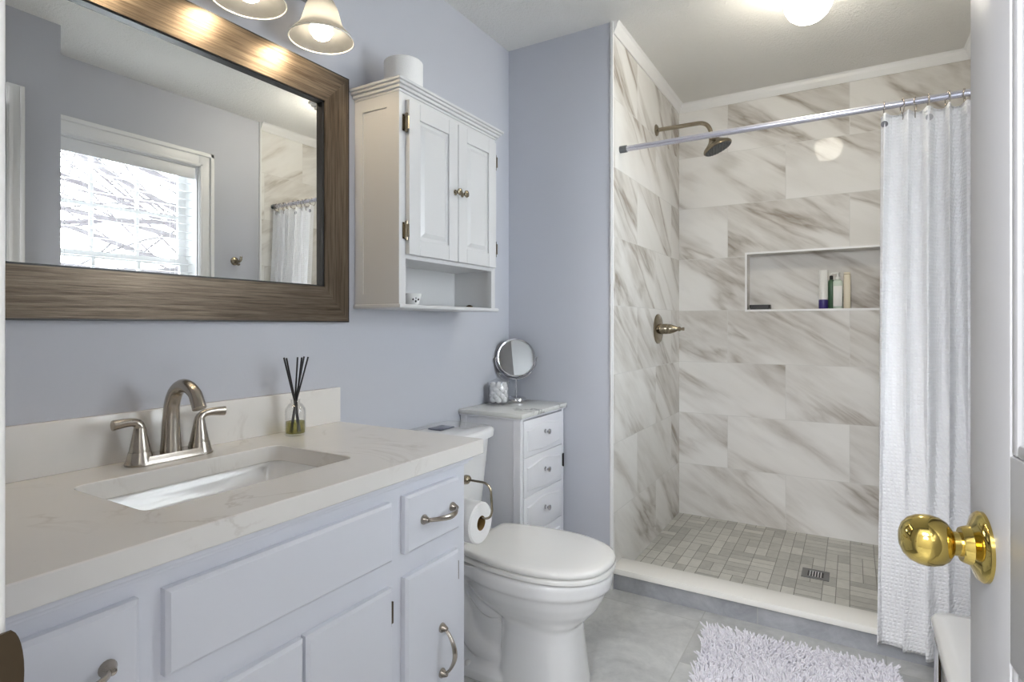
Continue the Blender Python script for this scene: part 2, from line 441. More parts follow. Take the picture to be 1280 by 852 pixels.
# window wall and the tiled side of the shower
WY0, WY1, WZ0, WZ1 = 1.165, 1.935, 0.93, 2.058
struct(MB().holed(rect(1.14, YW, 0, ZC), rect(WY0, WY1, WZ0, WZ1), lambda a, b: (XW, a, b), lambda a, b: (XW+0.13, a, b)).build('wall_right', M['wall'], smooth=0))
struct(MB().box(XW-0.006, XW+0.13, YW, YB+0.15, 0, ZC).build('wall_shower_right', M['tile_right'], smooth=0))
# wall with the doorway we look through, and the closet recess behind the open door
struct(MB().box(-0.12, 0.922, 0.0, 0.135, 0, ZC).box(0.922, 1.62, 0.0, 0.135, 2.06, ZC).box(1.62, 1.80, 0.0, 0.135, 0, ZC).build('wall_near', M['wall'], smooth=0))
struct(MB().box(1.580, XW+0.13, 0.95, 1.14, 0, ZC).box(1.580, 1.80, 0.135, 0.95, 2.06, ZC).build('wall_closet', M['wall'], smooth=0))
struct(MB().box(-0.12, 2.4, -1.72, -1.60, 0, ZC).box(-0.24, -0.12, -1.72, 0.135, 0, ZC).box(2.4, 2.5, -1.72, 0.135, 0, ZC).box(1.80, 2.4, 0.0, 0.135, 0, ZC).build('wall_hall', M['hall'], smooth=0))
d2 = MB().box(1.70, 1.735, 0.14, 0.95, 0.0, 2.06)
for z0, z1 in ((0.2, 0.85), (1.02, 1.92)):
    d2.box(1.692, 1.70, 0.26, 0.50, z0, z1, 0.006).box(1.692, 1.70, 0.57, 0.81, z0, z1, 0.006)
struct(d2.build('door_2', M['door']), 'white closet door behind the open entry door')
t = MB()
t.box(1.570, 1.580, 0.951, 1.012, 0, 2.125, 0.003).box(1.564, 1.570, 0.956, 0.970, 0, 2.11, 0.002).box(1.564, 1.570, 0.994, 1.010, 0, 2.12, 0.003)
struct(t.build('trim_2', M['trim']), 'white casing of the closet doorway')
t = MB()
t.box(0.922, 0.947, -0.02, 0.136, 0, 2.06).box(0.935, 0.957, 0.02, 0.07, 0, 2.05)
t.box(0.855, 0.9455, 0.1355, 0.150, 0, 2.13, 0.003)
struct(t.build('trim_3', M['trim']), 'white door jamb and casing at the left edge of the view')
# shower trims
struct(MB().box(XS-0.006, XS+0.004, YW-0.008, YW+0.004, 0, ZC).build('trim_4', M['trim'], smooth=0), 'white edge strip between painted wall and tile')
struct(MB().box(XW-0.014, XW-0.0, YW-0.008, YW+0.004, 0, ZC).build('trim_5', M['trim'], smooth=0), 'white edge strip on the window side of the shower')
def crown(path):
    b = MB()
    prof = [(0.0, -0.048), (0.006, -0.048), (0.010, -0.038), (0.018, -0.022), (0.022, -0.008), (0.030, 0.0), (0.0, 0.0)]
    rings = []
    for p, nrm in path:
        rings.append([Vector((p[0]+nrm[0]*a, p[1]+nrm[1]*a, ZC+z)) for a, z in prof])
    return b.loft(rings)
struct(crown([((XS, YW, 0), (1, 0)), ((XS, YB, 0), (1, -1)), ((XW-0.006, YB, 0), (-1, -1)), ((XW-0.006, YW, 0), (-1, 0))]).build('trim_6', M['trim'], smooth=0), 'white crown moulding round the shower ceiling')
struct(MB().box(XW-0.014, XW, 1.14, YW-0.01, 0, 0.09, 0.003).build('baseboard_right', M['trim']))
# shower floor and curb
struct(MB().box(XS, XW-0.006, 2.44, YB, 0.0, 0.02).build('floor_shower', M['mosaic'], smooth=0))
struct(MB().box(XS, XW, 2.345, 2.44, 0.0, 0.072).build('curb_face', M['curb_tile'], smooth=0), 'grey tiled face of the shower curb')
struct(MB().box(XS-0.0, XW-0.004, 2.326, 2.452, 0.0725, 0.096, 0.0015).build('curb_top', M['curb']), 'white slab on top of the shower curb')

# ------------------------------------------------------------------ window with casing, sashes, blind, tree
win = thing('window_1', 'white double-hung window in the right wall, seen in the wall mirror', 'window', (XW, 1.54, WZ0), kind='structure')
def casing_bm():
    b = MB()
    for (y0, y1, z0, z1, ax) in ((WY0-0.088, WY0, WZ0, WZ1+0.088, 0), (WY1, WY1+0.088, WZ0, WZ1+0.088, 0), (WY0, WY1, WZ1, WZ1+0.088, 1)):
        b.box(XW-0.014, XW, max(y0, 1.141), y1, z0, z1, 0.002)
    b.box(XW-0.024, XW-0.014, WY1+0.064, WY1+0.088, WZ0, WZ1+0.088, 0.004).box(XW-0.024, XW-0.014, 1.141, WY1+0.088, WZ1+0.064, WZ1+0.088, 0.004)
    b.box(XW-0.019, XW-0.014, WY1+0.004, WY1+0.018, WZ0, WZ1+0.018, 0.002).box(XW-0.019, XW-0.014, WY0, WY1+0.018, WZ1+0.004, WZ1+0.018, 0.002)
    b.box(XW-0.05, XW+0.09, 1.141, WY1+0.10, WZ0-0.022, WZ0, 0.004)
    return b
casing_bm().build('casing', M['trim'], win)
b = MB()
b.box(XW, XW+0.13, WY0, WY0+0.008, WZ0, WZ1).box(XW, XW+0.13, WY1-0.008, WY1, WZ0, WZ1).box(XW, XW+0.13, WY0+0.008, WY1-0.008, WZ1-0.008, WZ1)
b.build('reveal', M['trim'], win, 0)
GX = XW+0.105
sash = MB()
y0, y1, z0, z1 = WY0+0.008, WY1-0.008, WZ0, WZ1-0.008
zm = 1.50
for a0, a1, x in ((z0, zm+0.018, GX-0.016), (zm-0.018, z1, GX+0.004)):
    sash.box(x, x+0.018, y0, y0+0.045, a0, a1).box(x, x+0.018, y1-0.045, y1, a0, a1).box(x, x+0.018, y0+0.045, y1-0.045, a0, a0+0.036).box(x, x+0.018, y0+0.045, y1-0.045, a1-0.036, a1)
sh = sash.build('sash', M['trim'], win, 0)
mu = MB()
for k in (1, 2):
    yk = y0+0.045+(y1-y0-0.09)*k/3
    mu.box(GX+0.006, GX+0.018, yk-0.009, yk+0.009, zm+0.018, z1-0.036).box(GX-0.014, GX-0.004, yk-0.009, yk+0.009, z0+0.036, zm-0.018)
for zk, x in ((1.76, GX+0.0065), (1.21, GX-0.0135)):
    mu.box(x, x+0.010, y0+0.045, y1-0.045, zk-0.009, zk+0.009)
mu.build('muntin', M['trim'], sh, 0)
for a0, a1, x in ((z0+0.034, zm-0.016, GX-0.008), (zm+0.016, z1-0.034, GX+0.012)):
    MB().box(x, x+0.003, y0+0.043, y1-0.043, a0, a1).build('pane', M['pane'], sh, 0)
bl = thing('window_blind', 'open white slatted blind hanging in the window reflected in the wall mirror', 'blind', (XW+0.045, 1.54, WZ0))
MB().box(XW+0.004, XW+0.018, WY0+0.012, WY1-0.012, WZ1-0.075, WZ1-0.0085, 0.003).build('valance', M['blind'], bl)
sl = MB(); z = WZ1-0.10; ns = 0
while z > WZ0+0.05:
    sl.box(XW+0.030, XW+0.062, WY0+0.014, WY1-0.014, z-0.0009, z+0.0009); z -= 0.047
sl.build('slats', M['blind'], bl, 0)
cd = MB()
for yy in (WY0+0.12, 1.54, WY1-0.12):
    for xx in (XW+0.0215, XW+0.0715): cd.cyl((xx, yy, WZ0+0.03), (xx, yy, WZ1-0.01), 0.0011, n=5)
cd.build('ladder_cord', M['blind'], bl)
MB().box(XW+0.022, XW+0.070, WY0+0.014, WY1-0.014, WZ0+0.0, WZ0+0.028, 0.003).build('bottom_rail', M['blind'], bl)

def make_tree():
    rng = random.Random(21)
    tr = thing('bare_tree', 'bare winter tree with long grey limbs outside the window, seen in the wall mirror', 'tree', (5.6, 5.6, -0.3))
    MB().tube([(5.6, 5.6, -0.3), (5.62, 5.55, 1.2), (5.55, 5.6, 3.0), (5.6, 5.65, 5.0)], [0.19, 0.16, 0.12, 0.06], 10).build('trunk', M['bark'], tr)
    br = MB()
    def grow(p, d, L, r, lvl):
        n = 9 if lvl == 0 else 6; pts = [p.copy()]; rad = [r]; q = p.copy(); dd = d.copy()
        for i in range(n):
            dd = (dd+Vector((rng.gauss(0, .05), rng.gauss(0, .08), rng.gauss(0, .09)))).normalized()
            q = q+dd*(L/n); q.x = max(q.x, 3.0); pts.append(q.copy()); rad.append(r*(1-(i+1)/n*0.7))
            if lvl < 2 and i >= 1 and rng.random() < (0.9 if lvl == 0 else 0.6):
                e = (dd+Vector((rng.gauss(0, .15), rng.gauss(0, .25), rng.gauss(0.02, .55)))).normalized()
                grow(q, e, L*rng.uniform(.30, .55), max(0.004, rad[-1]*rng.uniform(.35, .6)), lvl+1)
        br.tube(pts, rad, 5)
    for k_ in range(22):
        z = 0.6+0.15*k_+rng.gauss(0, .05)
        grow(Vector((5.58, 5.55, z)), Vector((rng.uniform(-.22, .02), -1, rng.gauss(0.03, .11)-0.03*(k_ > 12))).normalized(), rng.uniform(4.2, 5.4), rng.choice((.018, .024, .030, .044)), 0)
    br.build('branches', M['bark'], tr)
make_tree()

# ------------------------------------------------------------------ entry door with brass knob
door = thing('door_1', 'white panelled entry door standing open at the right edge', 'door', (0, 0, 0), kind='structure')
DL = 0.615
b = MB()
b.box(0.007, 0.028, 0.0, DL, 0.01, 2.03)
for x0, x1 in ((0.0, 0.007), (0.028, 0.035)):
    for yy0, yy1 in ((0.0, 0.105), (DL-0.105, DL)): b.box(x0, x1, yy0, yy1, 0.01, 2.03, 0.0015)
    for zz0, zz1 in ((0.01, 0.20), (0.84, 1.02), (1.90, 2.03)): b.box(x0, x1, 0.105, DL-0.105, zz0, zz1, 0.0015)
for zz0, zz1 in ((0.20, 0.84), (1.02, 1.90)):
    for x0, x1 in ((0.002, 0.008), (0.027, 0.033)):
        b.box(x0, x1, 0.105+0.028, DL-0.105-0.028, zz0+0.028, zz1-0.028, 0.004)
        b.box(x0-0.001, x1, 0.105, 0.117, zz0, zz1, 0.003).box(x0-0.001, x1, DL-0.117, DL-0.105, zz0, zz1, 0.003)
        b.box(x0-0.001, x1, 0.117, DL-0.117, zz0, zz0+0.012, 0.003).box(x0-0.001, x1, 0.117, DL-0.117, zz1-0.012, zz1, 0.003)
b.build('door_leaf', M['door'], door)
ky, kz = DL-0.040, 0.918
k = MB()
k.lathe([(0.0335, 0.0), (0.0335, 0.003), (0.031, 0.006), (0.025, 0.008), (0.019, 0.011), (0.0170, 0.017), (0.0160, 0.0185), (0.0, 0.0185)], (0, ky, kz), (-1, 0, 0), 40)
rs = k.build('knob_rosette', M['brass'], door)
k = MB()
k.lathe([(0.0115, 0.016), (0.0115, 0.0245), (0.0145, 0.0258), (0.0195, 0.0295), (0.0230, 0.0350), (0.0248, 0.0425), (0.0250, 0.0470), (0.0238, 0.0540), (0.0205, 0.0610), (0.0150, 0.0660), (0.0080, 0.0688), (0.0, 0.0695)], (0, ky, kz), (-1, 0, 0), 40)
kn = k.build('door_knob', M['brass'], door); kn['label'] = 'round polished brass knob'
MB().box(0.006, 0.029, DL-0.0005, DL+0.0012, kz-0.028, kz+0.028).build('latch_plate', M['brass'], door, 0)
door.location = (1.588, 0.140, 0); door.rotation_euler = (0, 0, math.radians(6.8))

sp = MB()
lip = [(0.110, 0.884)]+[(0.150+0.0075*math.cos(a), 0.909+0.029*math.sin(a)) for a in [math.radians(-80+160*i/12) for i in range(13)]]+[(0.110, 0.938)]
sp.loft([[(x, y, z) for y, z in lip] for x in (0.9472, 0.9495)])
sp.lathe([(0.0035, 0.0), (0.003, 0.0012)], (0.9495, 0.122, 0.909), (1, 0, 0), 12)
tag(sp.build('strike_plate', M['bronze']), 'dark bronze strike plate on the door jamb at the lower left corner', 'strike plate')

# ------------------------------------------------------------------ wall mirror
MY0, MY1, MZ0, MZ1 = 0.150, 1.313, 1.147, 1.921
FW = 0.104
mir = thing('wall_mirror', 'large rectangular wall mirror in a weathered grey-brown wooden frame', 'mirror', (0.0, (MY0+MY1)/2, MZ0))
def frame_member(a, bb, c, d):
    """a,bb outer corner ends, c,d inner corner ends (y,z)"""
    def P(q, x): return (x, q[0], q[1])
    m = MB()
    m.loft([[P(a, 0.002), P(bb, 0.002), P(d, 0.002), P(c, 0.002)], [P(a, 0.018), P(bb, 0.018), P(d, 0.029), P(c, 0.029)]])
    return m
o_ = [(MY0, MZ0), (MY1, MZ0), (MY1, MZ1), (MY0, MZ1)]
i_ = [(MY0+FW, MZ0+FW), (MY1-FW, MZ0+FW), (MY1-FW, MZ1-FW), (MY0+FW, MZ1-FW)]
for a in range(4):
    c = (a+1) % 4
    fmb = frame_member(o_[a], o_[c], i_[a], i_[c]).build('frame_rail', M['wood_h'] if a % 2 == 0 else M['wood_v'], mir, 0)
bk = MB()
e = 0.004
for (yy0, yy1, zz0, zz1) in ((MY0-e, MY1+e, MZ0-e, MZ0), (MY0-e, MY1+e, MZ1, MZ1+e), (MY0-e, MY0, MZ0, MZ1), (MY1, MY1+e, MZ0, MZ1)):
    bk.box(0.001, 0.0175, yy0, yy1, zz0, zz1)
bk.build('outer_edge', M['black'], mir, 0)
li = MB(); q = 0.007
yy0, yy1, zz0, zz1 = MY0+FW, MY1-FW, MZ0+FW, MZ1-FW
for (ya, yb, za, zb) in ((yy0, yy1, zz0, zz0+q*0.6), (yy0, yy1, zz1-q*0.6, zz1), (yy0, yy0+q, zz0, zz1), (yy1-q, yy1, zz0, zz1)):
    li.box(0.010, 0.025, ya, yb, za, zb)
li.build('inner_lip', M['black'], mir, 0)
MB().box(0.006, 0.012, yy0, yy1, zz0, zz1).build('mirror_glass', M['mirror'], mir, 0)

# ------------------------------------------------------------------ vanity light bar
vl = thing('vanity_light', 'four-lamp vanity light bar with frosted bell shades above the wall mirror', 'light', (0, 0.776, 2.10))
LX = 0.122
LZ0 = 0.032
MB().box(0.0, 0.022, 0.36, 1.19, 2.097, 2.187, 0.006).build('back_plate', M['nickel'], vl)
for yy in (1.115, 0.889, 0.663, 0.437):
    a = MB().tube(bez((0.02, yy, 2.142), (0.07, yy, 2.132), (LX, yy, 2.20), (LX, yy, 2.087), 12), 0.008, 10)
    a.lathe([(0.024, 0.0), (0.024, 0.006), (0.012, 0.012)], (0.02, yy, 2.142), (1, 0, 0), 20)
    am = a.build('lamp_arm', M['nickel'], vl)
    MB().lathe([(0.012, 0.062), (0.022, 0.056), (0.027, 0.044), (0.028, 0.0), (0.018, -0.03), (0.0, -0.03)], (LX, yy, 2.044), (0, 0, 1), 24).build('socket', M['dark_nickel'], am)
    outer = [(0.027, 2.022), (0.0335, 2.014), (0.0425, 1.995), (0.049, 1.972), (0.0545, 1.952), (0.0625, 1.937), (0.074, 1.925), (0.083, 1.915), (0.0855, 1.908)]
    outer = [(r*1.03, zz) for r, zz in outer]
    shm = MB().lathe(outer, (LX, yy, LZ0), (0, 0, 1), 48, False, False)
    shr = MB().tube([(LX+0.0878*math.cos(2*PI*j_/48), yy+0.0878*math.sin(2*PI*j_/48), LZ0+1.9076) for j_ in range(48)], 0.0018, 8, closed=True)
    lsh = shm.build('lamp_shade', M['shade'], vl, 60)
    shr.build('shade_rim', M['seat'], lsh, 60)
    MB().lathe([(0.012, 1.985), (0.016, 1.972), (0.025, 1.957), (0.0305, 1.940), (0.029, 1.925), (0.022, 1.914), (0.012, 1.908), (0.0, 1.9065)], (LX, yy, LZ0), (0, 0, 1), 24).build('bulb', M['bulb'], am, 60)

# ------------------------------------------------------------------ vanity
van = thing('vanity_cabinet', 'white painted vanity cabinet with drawers and doors under the sink', 'cabinet', (0.27, 0.69, 0))
VY0, VY1 = 0.165, 1.226
b = MB()
b.box(0.003, 0.515, VY0, VY0+0.018, 0.09, 0.785).box(0.003, 0.515, VY1-0.018, VY1, 0.0, 0.785)
b.box(0.003, 0.515, VY0+0.018, VY1-0.018, 0.09, 0.108).box(0.003, 0.012, VY0+0.018, VY1-0.018, 0.108, 0.785)
b.box(0.44, 0.455, VY0, VY1-0.018, 0.0, 0.09)
b.build('body', M['vanity'], van, 0)
f = MB()
for ya, yb in ((VY0, 0.195), (0.415, 0.468), (0.925, 0.995), (1.170, VY1)): f.box(0.515, 0.535, ya, yb, 0.09, 0.772)
for ya, yb in ((0.195, 0.415), (0.468, 0.925), (0.995, 1.170)):
    for za, zb in ((0.09, 0.125), (0.556, 0.626), (0.740, 0.772)): f.box(0.515, 0.535, ya, yb, za, zb)
f.box(0.515, 0.535, 0.700, 0.714, 0.125, 0.556)
f.build('face_frame', M['vanity'], van, 0)
MB().box(0.515, 0.544, VY0, VY1+0.009, 0.772, 0.780, 0.002).box(0.515, 0.552, VY0, VY1+0.017, 0.780, 0.7905, 0.002).box(0.02, 0.515, VY1, VY1+0.017, 0.780, 0.7905, 0.002).box(0.02, 0.515, VY1, VY1+0.009, 0.772, 0.780, 0.002).build('moulding', M['vanity'], van)
def front(name, ya, yb, za, zb, th=0.018):
    m = MB(); X = 0.5352; bv = 0.006
    m.loft([[(X, ya, za), (X, yb, za), (X, yb, zb), (X, ya, zb)], [(X+th*0.7, ya, za), (X+th*0.7, yb, za), (X+th*0.7, yb, zb), (X+th*0.7, ya, zb)],
            [(X+th, ya+bv, za+bv), (X+th, yb-bv, za+bv), (X+th, yb-bv, zb-bv), (X+th, ya+bv, zb-bv)]])
    return m.build(name, M['vanity'], van, 0)
def pull(parent, p0, p1, out=0.030, name='handle'):
    p0, p1 = Vector(p0), Vector(p1); X = Vector((1, 0, 0)); d = (p1-p0).normalized()
    m = MB()
    n = 16; pts = []; rad = []; fl = []
    for i in range(n+1):
        t = i/n; s_ = math.sin(PI*t)
        pts.append(p0.lerp(p1, t)+X*(0.010+out*s_**0.8)); rad.append(0.0042+0.0022*s_**2); 
        fl.append((0.8, 1.15))
    m.tube(pts, rad, 10, fl, up=(1, 0, 0))
    for p in (p0, p1):
        m.lathe([(0.0115, 0.0), (0.0115, 0.003), (0.009, 0.007), (0.007, 0.012), (0.0045, 0.017), (0.0, 0.018)], p, X, 16)
    return m.build(name, M['nickel'], parent)
XF = 0.5352+0.018
dr = front('drawer', 0.982, 1.184, 0.619, 0.749); pull(dr, (XF, 1.040, 0.682), (XF, 1.150, 0.682))
dl = front('drawer', 0.185, 0.424, 0.612, 0.749); pull(dl, (XF, 0.272, 0.674), (XF, 0.382, 0.674))
front('false_drawer_front', 0.460, 0.938, 0.619, 0.747)
def hinge(parent, y, z):
    m = MB().box(0.5352, 0.540, y-0.007, y+0.007, z-0.024, z+0.024, 0.001)
    m.cyl((0.5405, y-0.006, z-0.026), (0.5405, y-0.006, z+0.026), 0.004, n=10)
    m.build('hinge', M['bronze'], parent)
dd = front('door', 0.982, 1.182, 0.118, 0.566); pull(dd, (XF, 1.108, 0.290), (XF, 1.108, 0.400)); hinge(dd, 1.1905, 0.505); hinge(dd, 1.1905, 0.19)
dd = front('door', 0.710, 0.938, 0.118, 0.562); hinge(dd, 0.9465, 0.50); hinge(dd, 0.9465, 0.19); pull(dd, (XF, 0.745, 0.23), (XF, 0.745, 0.34))
dd = front('door', 0.462, 0.7035, 0.118, 0.562); hinge(dd, 0.4545, 0.50); hinge(dd, 0.4545, 0.19); pull(dd, (XF, 0.672, 0.23), (XF, 0.672, 0.34))
dd = front('door', 0.185, 0.424, 0.118, 0.562); pull(dd, (XF, 0.39, 0.29), (XF, 0.39, 0.40))

# countertop with backsplash
CT0, CT1 = 0.791, 0.830
ct = thing('countertop', 'cream quartz countertop with backsplash on the vanity', 'countertop', (0.28, 0.72, CT0))
hole = rrect(0.152, 0.428, 0.497, 0.947, 0.028)
slab = MB().holed(rect(0.001, 0.563, 0.152, 1.278), hole, lambda a, bq: (a, bq, CT0), lambda a, bq: (a, bq, CT1)).build('slab', M['quartz'], ct, 30)
mod = slab.modifiers.new('edge', 'BEVEL'); mod.width = 0.002; mod.segments = 2; mod.limit_method = 'ANGLE'; mod.angle_limit = math.radians(60)
MB().box(0.001, 0.021, 0.152, 1.278, CT1, 0.938, 0.002).build('backsplash', M['quartz'], ct)
# undermount basin
sk = MB()
def rr3(x0, x1, y0, y1, r, z): return [(a, bq, z) for a, bq in rrect(x0, x1, y0, y1, r)]
inn = [(0.147, 0.433, 0.492, 0.952, 0.032, CT0-0.001), (0.150, 0.430, 0.495, 0.949, 0.034, 0.770), (0.154, 0.426, 0.500, 0.944, 0.036, 0.764), (0.158, 0.420, 0.506, 0.938, 0.04, 0.735), (0.166, 0.412, 0.518, 0.926, 0.05, 0.685), (0.186, 0.392, 0.545, 0.900, 0.06, 0.664), (0.27, 0.31, 0.70, 0.74, 0.019, 0.658)]
out = [(x0-0.012, x1+0.012, y0-0.012, y1+0.012, r+0.01, z-(0.0 if i == 0 else 0.008)) for i, (x0, x1, y0, y1, r, z) in enumerate(inn)]
sk.loft([rr3(*q) for q in reversed(out)]+[rr3(*q) for q in inn], True, True)
sink = thing('sink_basin', 'white rectangular undermount sink basin set in the countertop', 'sink', (0.29, 0.72, 0.66))
sk.build('basin', M['porcelain'], sink, 50)
MB().lathe([(0.021, 0.0), (0.021, 0.002), (0.016, 0.003), (0.014, 0.0015), (0.0, 0.0015)], (0.29, 0.72, 0.659), (0, 0, 1), 24).build('drain', M['chrome'], sink)

# faucet
fa = thing('faucet', 'brushed nickel arched two-handle faucet behind the sink', 'faucet', (0.078, 0.718, CT1))
FX, FY, FZ = 0.080, 0.722, CT1+0.0005
HY = 0.066
m = MB()
rings = []
for z, gx, gy in ((0.0, 0.028, 0.0945), (0.004, 0.0285, 0.095), (0.010, 0.0255, 0.091), (0.018, 0.0225, 0.087)):
    rings.append([(FX+a, FY+bq, FZ+z) for a, bq in rrect(-gx, gx, -gy, gy, gx*0.98, 8)])
m.loft(rings)
for sgn in (-1, 1):
    m.lathe([(0.0285, 0.0), (0.0285, 0.003), (0.025, 0.014), (0.0225, 0.026), (0.0215, 0.029)], (FX, FY+sgn*HY, FZ), (0, 0, 1), 28)
m.build('base', M['nickel'], fa)
m = MB()
pts = [Vector((FX, FY, FZ+0.012)), Vector((FX, FY, FZ+0.05)), Vector((FX+0.001, FY, FZ+0.09))]+bez((FX+0.002, FY, FZ+0.105), (FX+0.004, FY, FZ+0.160), (FX+0.052, FY, FZ+0.190), (FX+0.096, FY, FZ+0.152), 12)+[Vector((FX+0.112, FY, FZ+0.122))]
rad = [0.0225, 0.0195, 0.0175]+[0.0168-0.0032*i/12 for i in range(13)]+[0.0145]
m.tube(pts, rad, 20)
m.build('spout', M['nickel'], fa, 50)
for sgn in (-1, 1):
    m = MB(); cy = FY+sgn*HY
    m.lathe([(0.0205, 0.0285), (0.0205, 0.031), (0.017, 0.050), (0.0135, 0.068), (0.012, 0.078), (0.010, 0.084), (0.0, 0.087)], (FX, cy, FZ), (0, 0, 1), 24)
    lv = bez((FX, cy-sgn*0.002, FZ+0.068), (FX, cy, FZ+0.098), (FX+0.004, cy+sgn*0.012, FZ+0.097), (FX+0.010, cy+sgn*0.058, FZ+0.094), 10)
    m.tube(lv, [0.0115, 0.0115, 0.011, 0.0105, 0.0098, 0.0092, 0.009, 0.009, 0.0095, 0.0102, 0.0108], 14, [(1, 1)]*4+[(0.85, 1.0)]*3+[(0.7, 1.05)]*4)
    m.build('handle', M['nickel'], fa, 50)

# reed diffuser
rdx, rdy = 0.085, 1.056
rd = thing('reed_diffuser', 'clear glass reed diffuser bottle with black reeds on the countertop', 'diffuser', (rdx, rdy, CT1))
def bottle_prof(): return [(0.0, 0.0), (0.026, 0.0), (0.0275, 0.002), (0.0275, 0.066), (0.026, 0.074), (0.019, 0.084), (0.0125, 0.089), (0.012, 0.096), (0.0145, 0.098)]
MB().lathe(bottle_prof()+[(0.0125, 0.098), (0.0105, 0.096), (0.0108, 0.088), (0.017, 0.082), (0.0240, 0.073), (0.0255, 0.066), (0.0255, 0.006), (0.0, 0.006)], (rdx, rdy, CT1+0.0005), (0, 0, 1), 32, True, True).build('glass_bottle', M['glass'], rd, 50)
MB().lathe([(0.0, 0.0068), (0.0248, 0.0068), (0.0248, 0.038), (0.0, 0.038)], (rdx, rdy, CT1), (0, 0, 1), 28).build('scented_oil', M['oil'], rd)
for (ax, ay, tx, ty) in ((0.006, 0.012, 0.018, -0.043), (-0.004, 0.014, -0.012, -0.028), (0.0, -0.010, 0.002, 0.006), (0.004, -0.016, 0.016, 0.030), (-0.006, -0.012, -0.008, 0.036), (0.010, 0.0, 0.024, 0.002)):
    p0 = Vector((rdx+ax, rdy+ay, CT1+0.009)); p1 = Vector((rdx+tx, rdy+ty, CT1+0.215))
    pm = p0.lerp(p1, 0.42); pm = Vector((rdx+(pm.x-rdx)*0.35, rdy+(pm.y-rdy)*0.35, pm.z))
    p1 = pm+(pm-p0).normalized()*((p1-p0).length*0.58)
    p1 = Vector((rdx+tx, rdy+ty, CT1+0.215))
    MB().tube([p0, pm, p1], 0.0023, 8).build('reed', M['black'], rd)

# ------------------------------------------------------------------ wall cabinet
wc = thing('wall_cabinet', 'white two-door wall cabinet with open shelf above the toilet', 'cabinet', (0.0, 1.64, 1.19))
CY0, CY1, CX = 1.362, 1.915, 0.193
b = MB()
ZB0, ZB1 = 1.200, 1.868
b.box(0.001, CX-0.018, CY0, CY0+0.012, ZB0, ZB1).box(0.001, CX-0.018, CY1-0.016, CY1, ZB0, ZB1)
b.box(0.001, 0.008, CY0+0.012, CY1-0.016, ZB0, ZB1)
b.box(0.008, CX-0.018, CY0+0.012, CY1-0.016, 1.345, 1.360)
# raised frame on the side panel
for (xa, xb, za, zb) in ((0.001, 0.036, ZB0, ZB1), (CX-0.052, CX-0.018, ZB0, ZB1), (0.036, CX-0.052, ZB0, 1.235), (0.036, CX-0.052, 1.825, ZB1)):
    b.box(xa, xb, CY0-0.005, CY0, za, zb)
b.box(CX-0.018, CX, CY0-0.005, CY0+0.026, ZB0, ZB1).box(CX-0.018, CX, CY1-0.026, CY1, ZB0, ZB1)
b.box(CX-0.018, CX, CY0+0.026, CY1-0.026, 1.345, 1.362).box(CX-0.018, CX, CY0+0.026, CY1-0.026, 1.838, ZB1)
b.build('body', M['white_cab'], wc, 0)
b = MB()
for (e, za, zb) in ((0.004, 1.866, 1.874), (0.012, 1.874, 1.884), (0.020, 1.884, 1.893), (0.027, 1.893, 1.902)):
    b.box(0.001, CX+e, CY0-e-0.004, CY1+e, za, zb, 0.002)
b.build('crown', M['white_cab'], wc)
MB().box(0.001, CX+0.012, CY0-0.014, CY1+0.012, 1.188, 1.2005, 0.004).build('bottom_board', M['white_cab'], wc)
def cab_door(ya, yb, za, zb, parent):
    m = MB(); X = CX+0.0006
    m.box(X, X+0.010, ya, yb, za, zb)
    s = 0.052
    m.box(X+0.010, X+0.017, ya, ya+s, za, zb, 0.002).box(X+0.010, X+0.017, yb-s, yb, za, zb, 0.002)
    m.box(X+0.010, X+0.017, ya+s, yb-s, za, za+s, 0.002).box(X+0.010, X+0.017, ya+s, yb-s, zb-s, zb, 0.002)
    p = 0.010
    m.loft([[(X+0.010, ya+s+p, za+s+p), (X+0.010, yb-s-p, za+s+p), (X+0.010, yb-s-p, zb-s-p), (X+0.010, ya+s+p, zb-s-p)],
            [(X+0.016, ya+s+p+0.014, za+s+p+0.014), (X+0.016, yb-s-p-0.014, za+s+p+0.014), (X+0.016, yb-s-p-0.014, zb-s-p-0.014), (X+0.016, ya+s+p+0.014, zb-s-p-0.014)]])
    return m.build('door', M['white_cab'], parent, 20)
def knob(parent, p, axis, r=0.013, mat='dark_nickel', L=0.026):
    MB().lathe([(r*0.75, 0.0), (r*0.75, 0.002), (r*0.4, 0.005), (r*0.38, L*0.5), (r*0.8, L*0.62), (r, L*0.75), (r*0.92, L*0.9), (r*0.5, L), (0, L*1.02)], p, axis, 18).build('knob', M[mat], parent)
XK = CX+0.0176
dA = cab_door(1.386, 1.6455, 1.358, 1.846, wc); dB = cab_door(1.6485, 1.897, 1.358, 1.846, wc)
knob(dA, (XK, 1.628, 1.600), (1, 0, 0)); knob(dB, (XK, 1.668, 1.600), (1, 0, 0))
def cab_hinge(parent, y, z, s):
    m = MB().box(CX+0.0006, CX+0.0025, y-0.010, y, z-0.026, z+0.026) if s < 0 else MB().box(CX+0.0006, CX+0.0025, y, y+0.010, z-0.026, z+0.026)
    m.cyl((CX+0.010, y, z-0.030), (CX+0.010, y, z+0.030), 0.0048, n=10)
    m.box(CX+0.002, CX+0.019, y-0.003, y+0.003, z-0.020, z+0.020)
    m.build('hinge', M['dark_nickel'], parent)
for z in (1.772, 1.432): cab_hinge(dA, 1.381, z, -1); cab_hinge(dB, 1.902, z, 1)
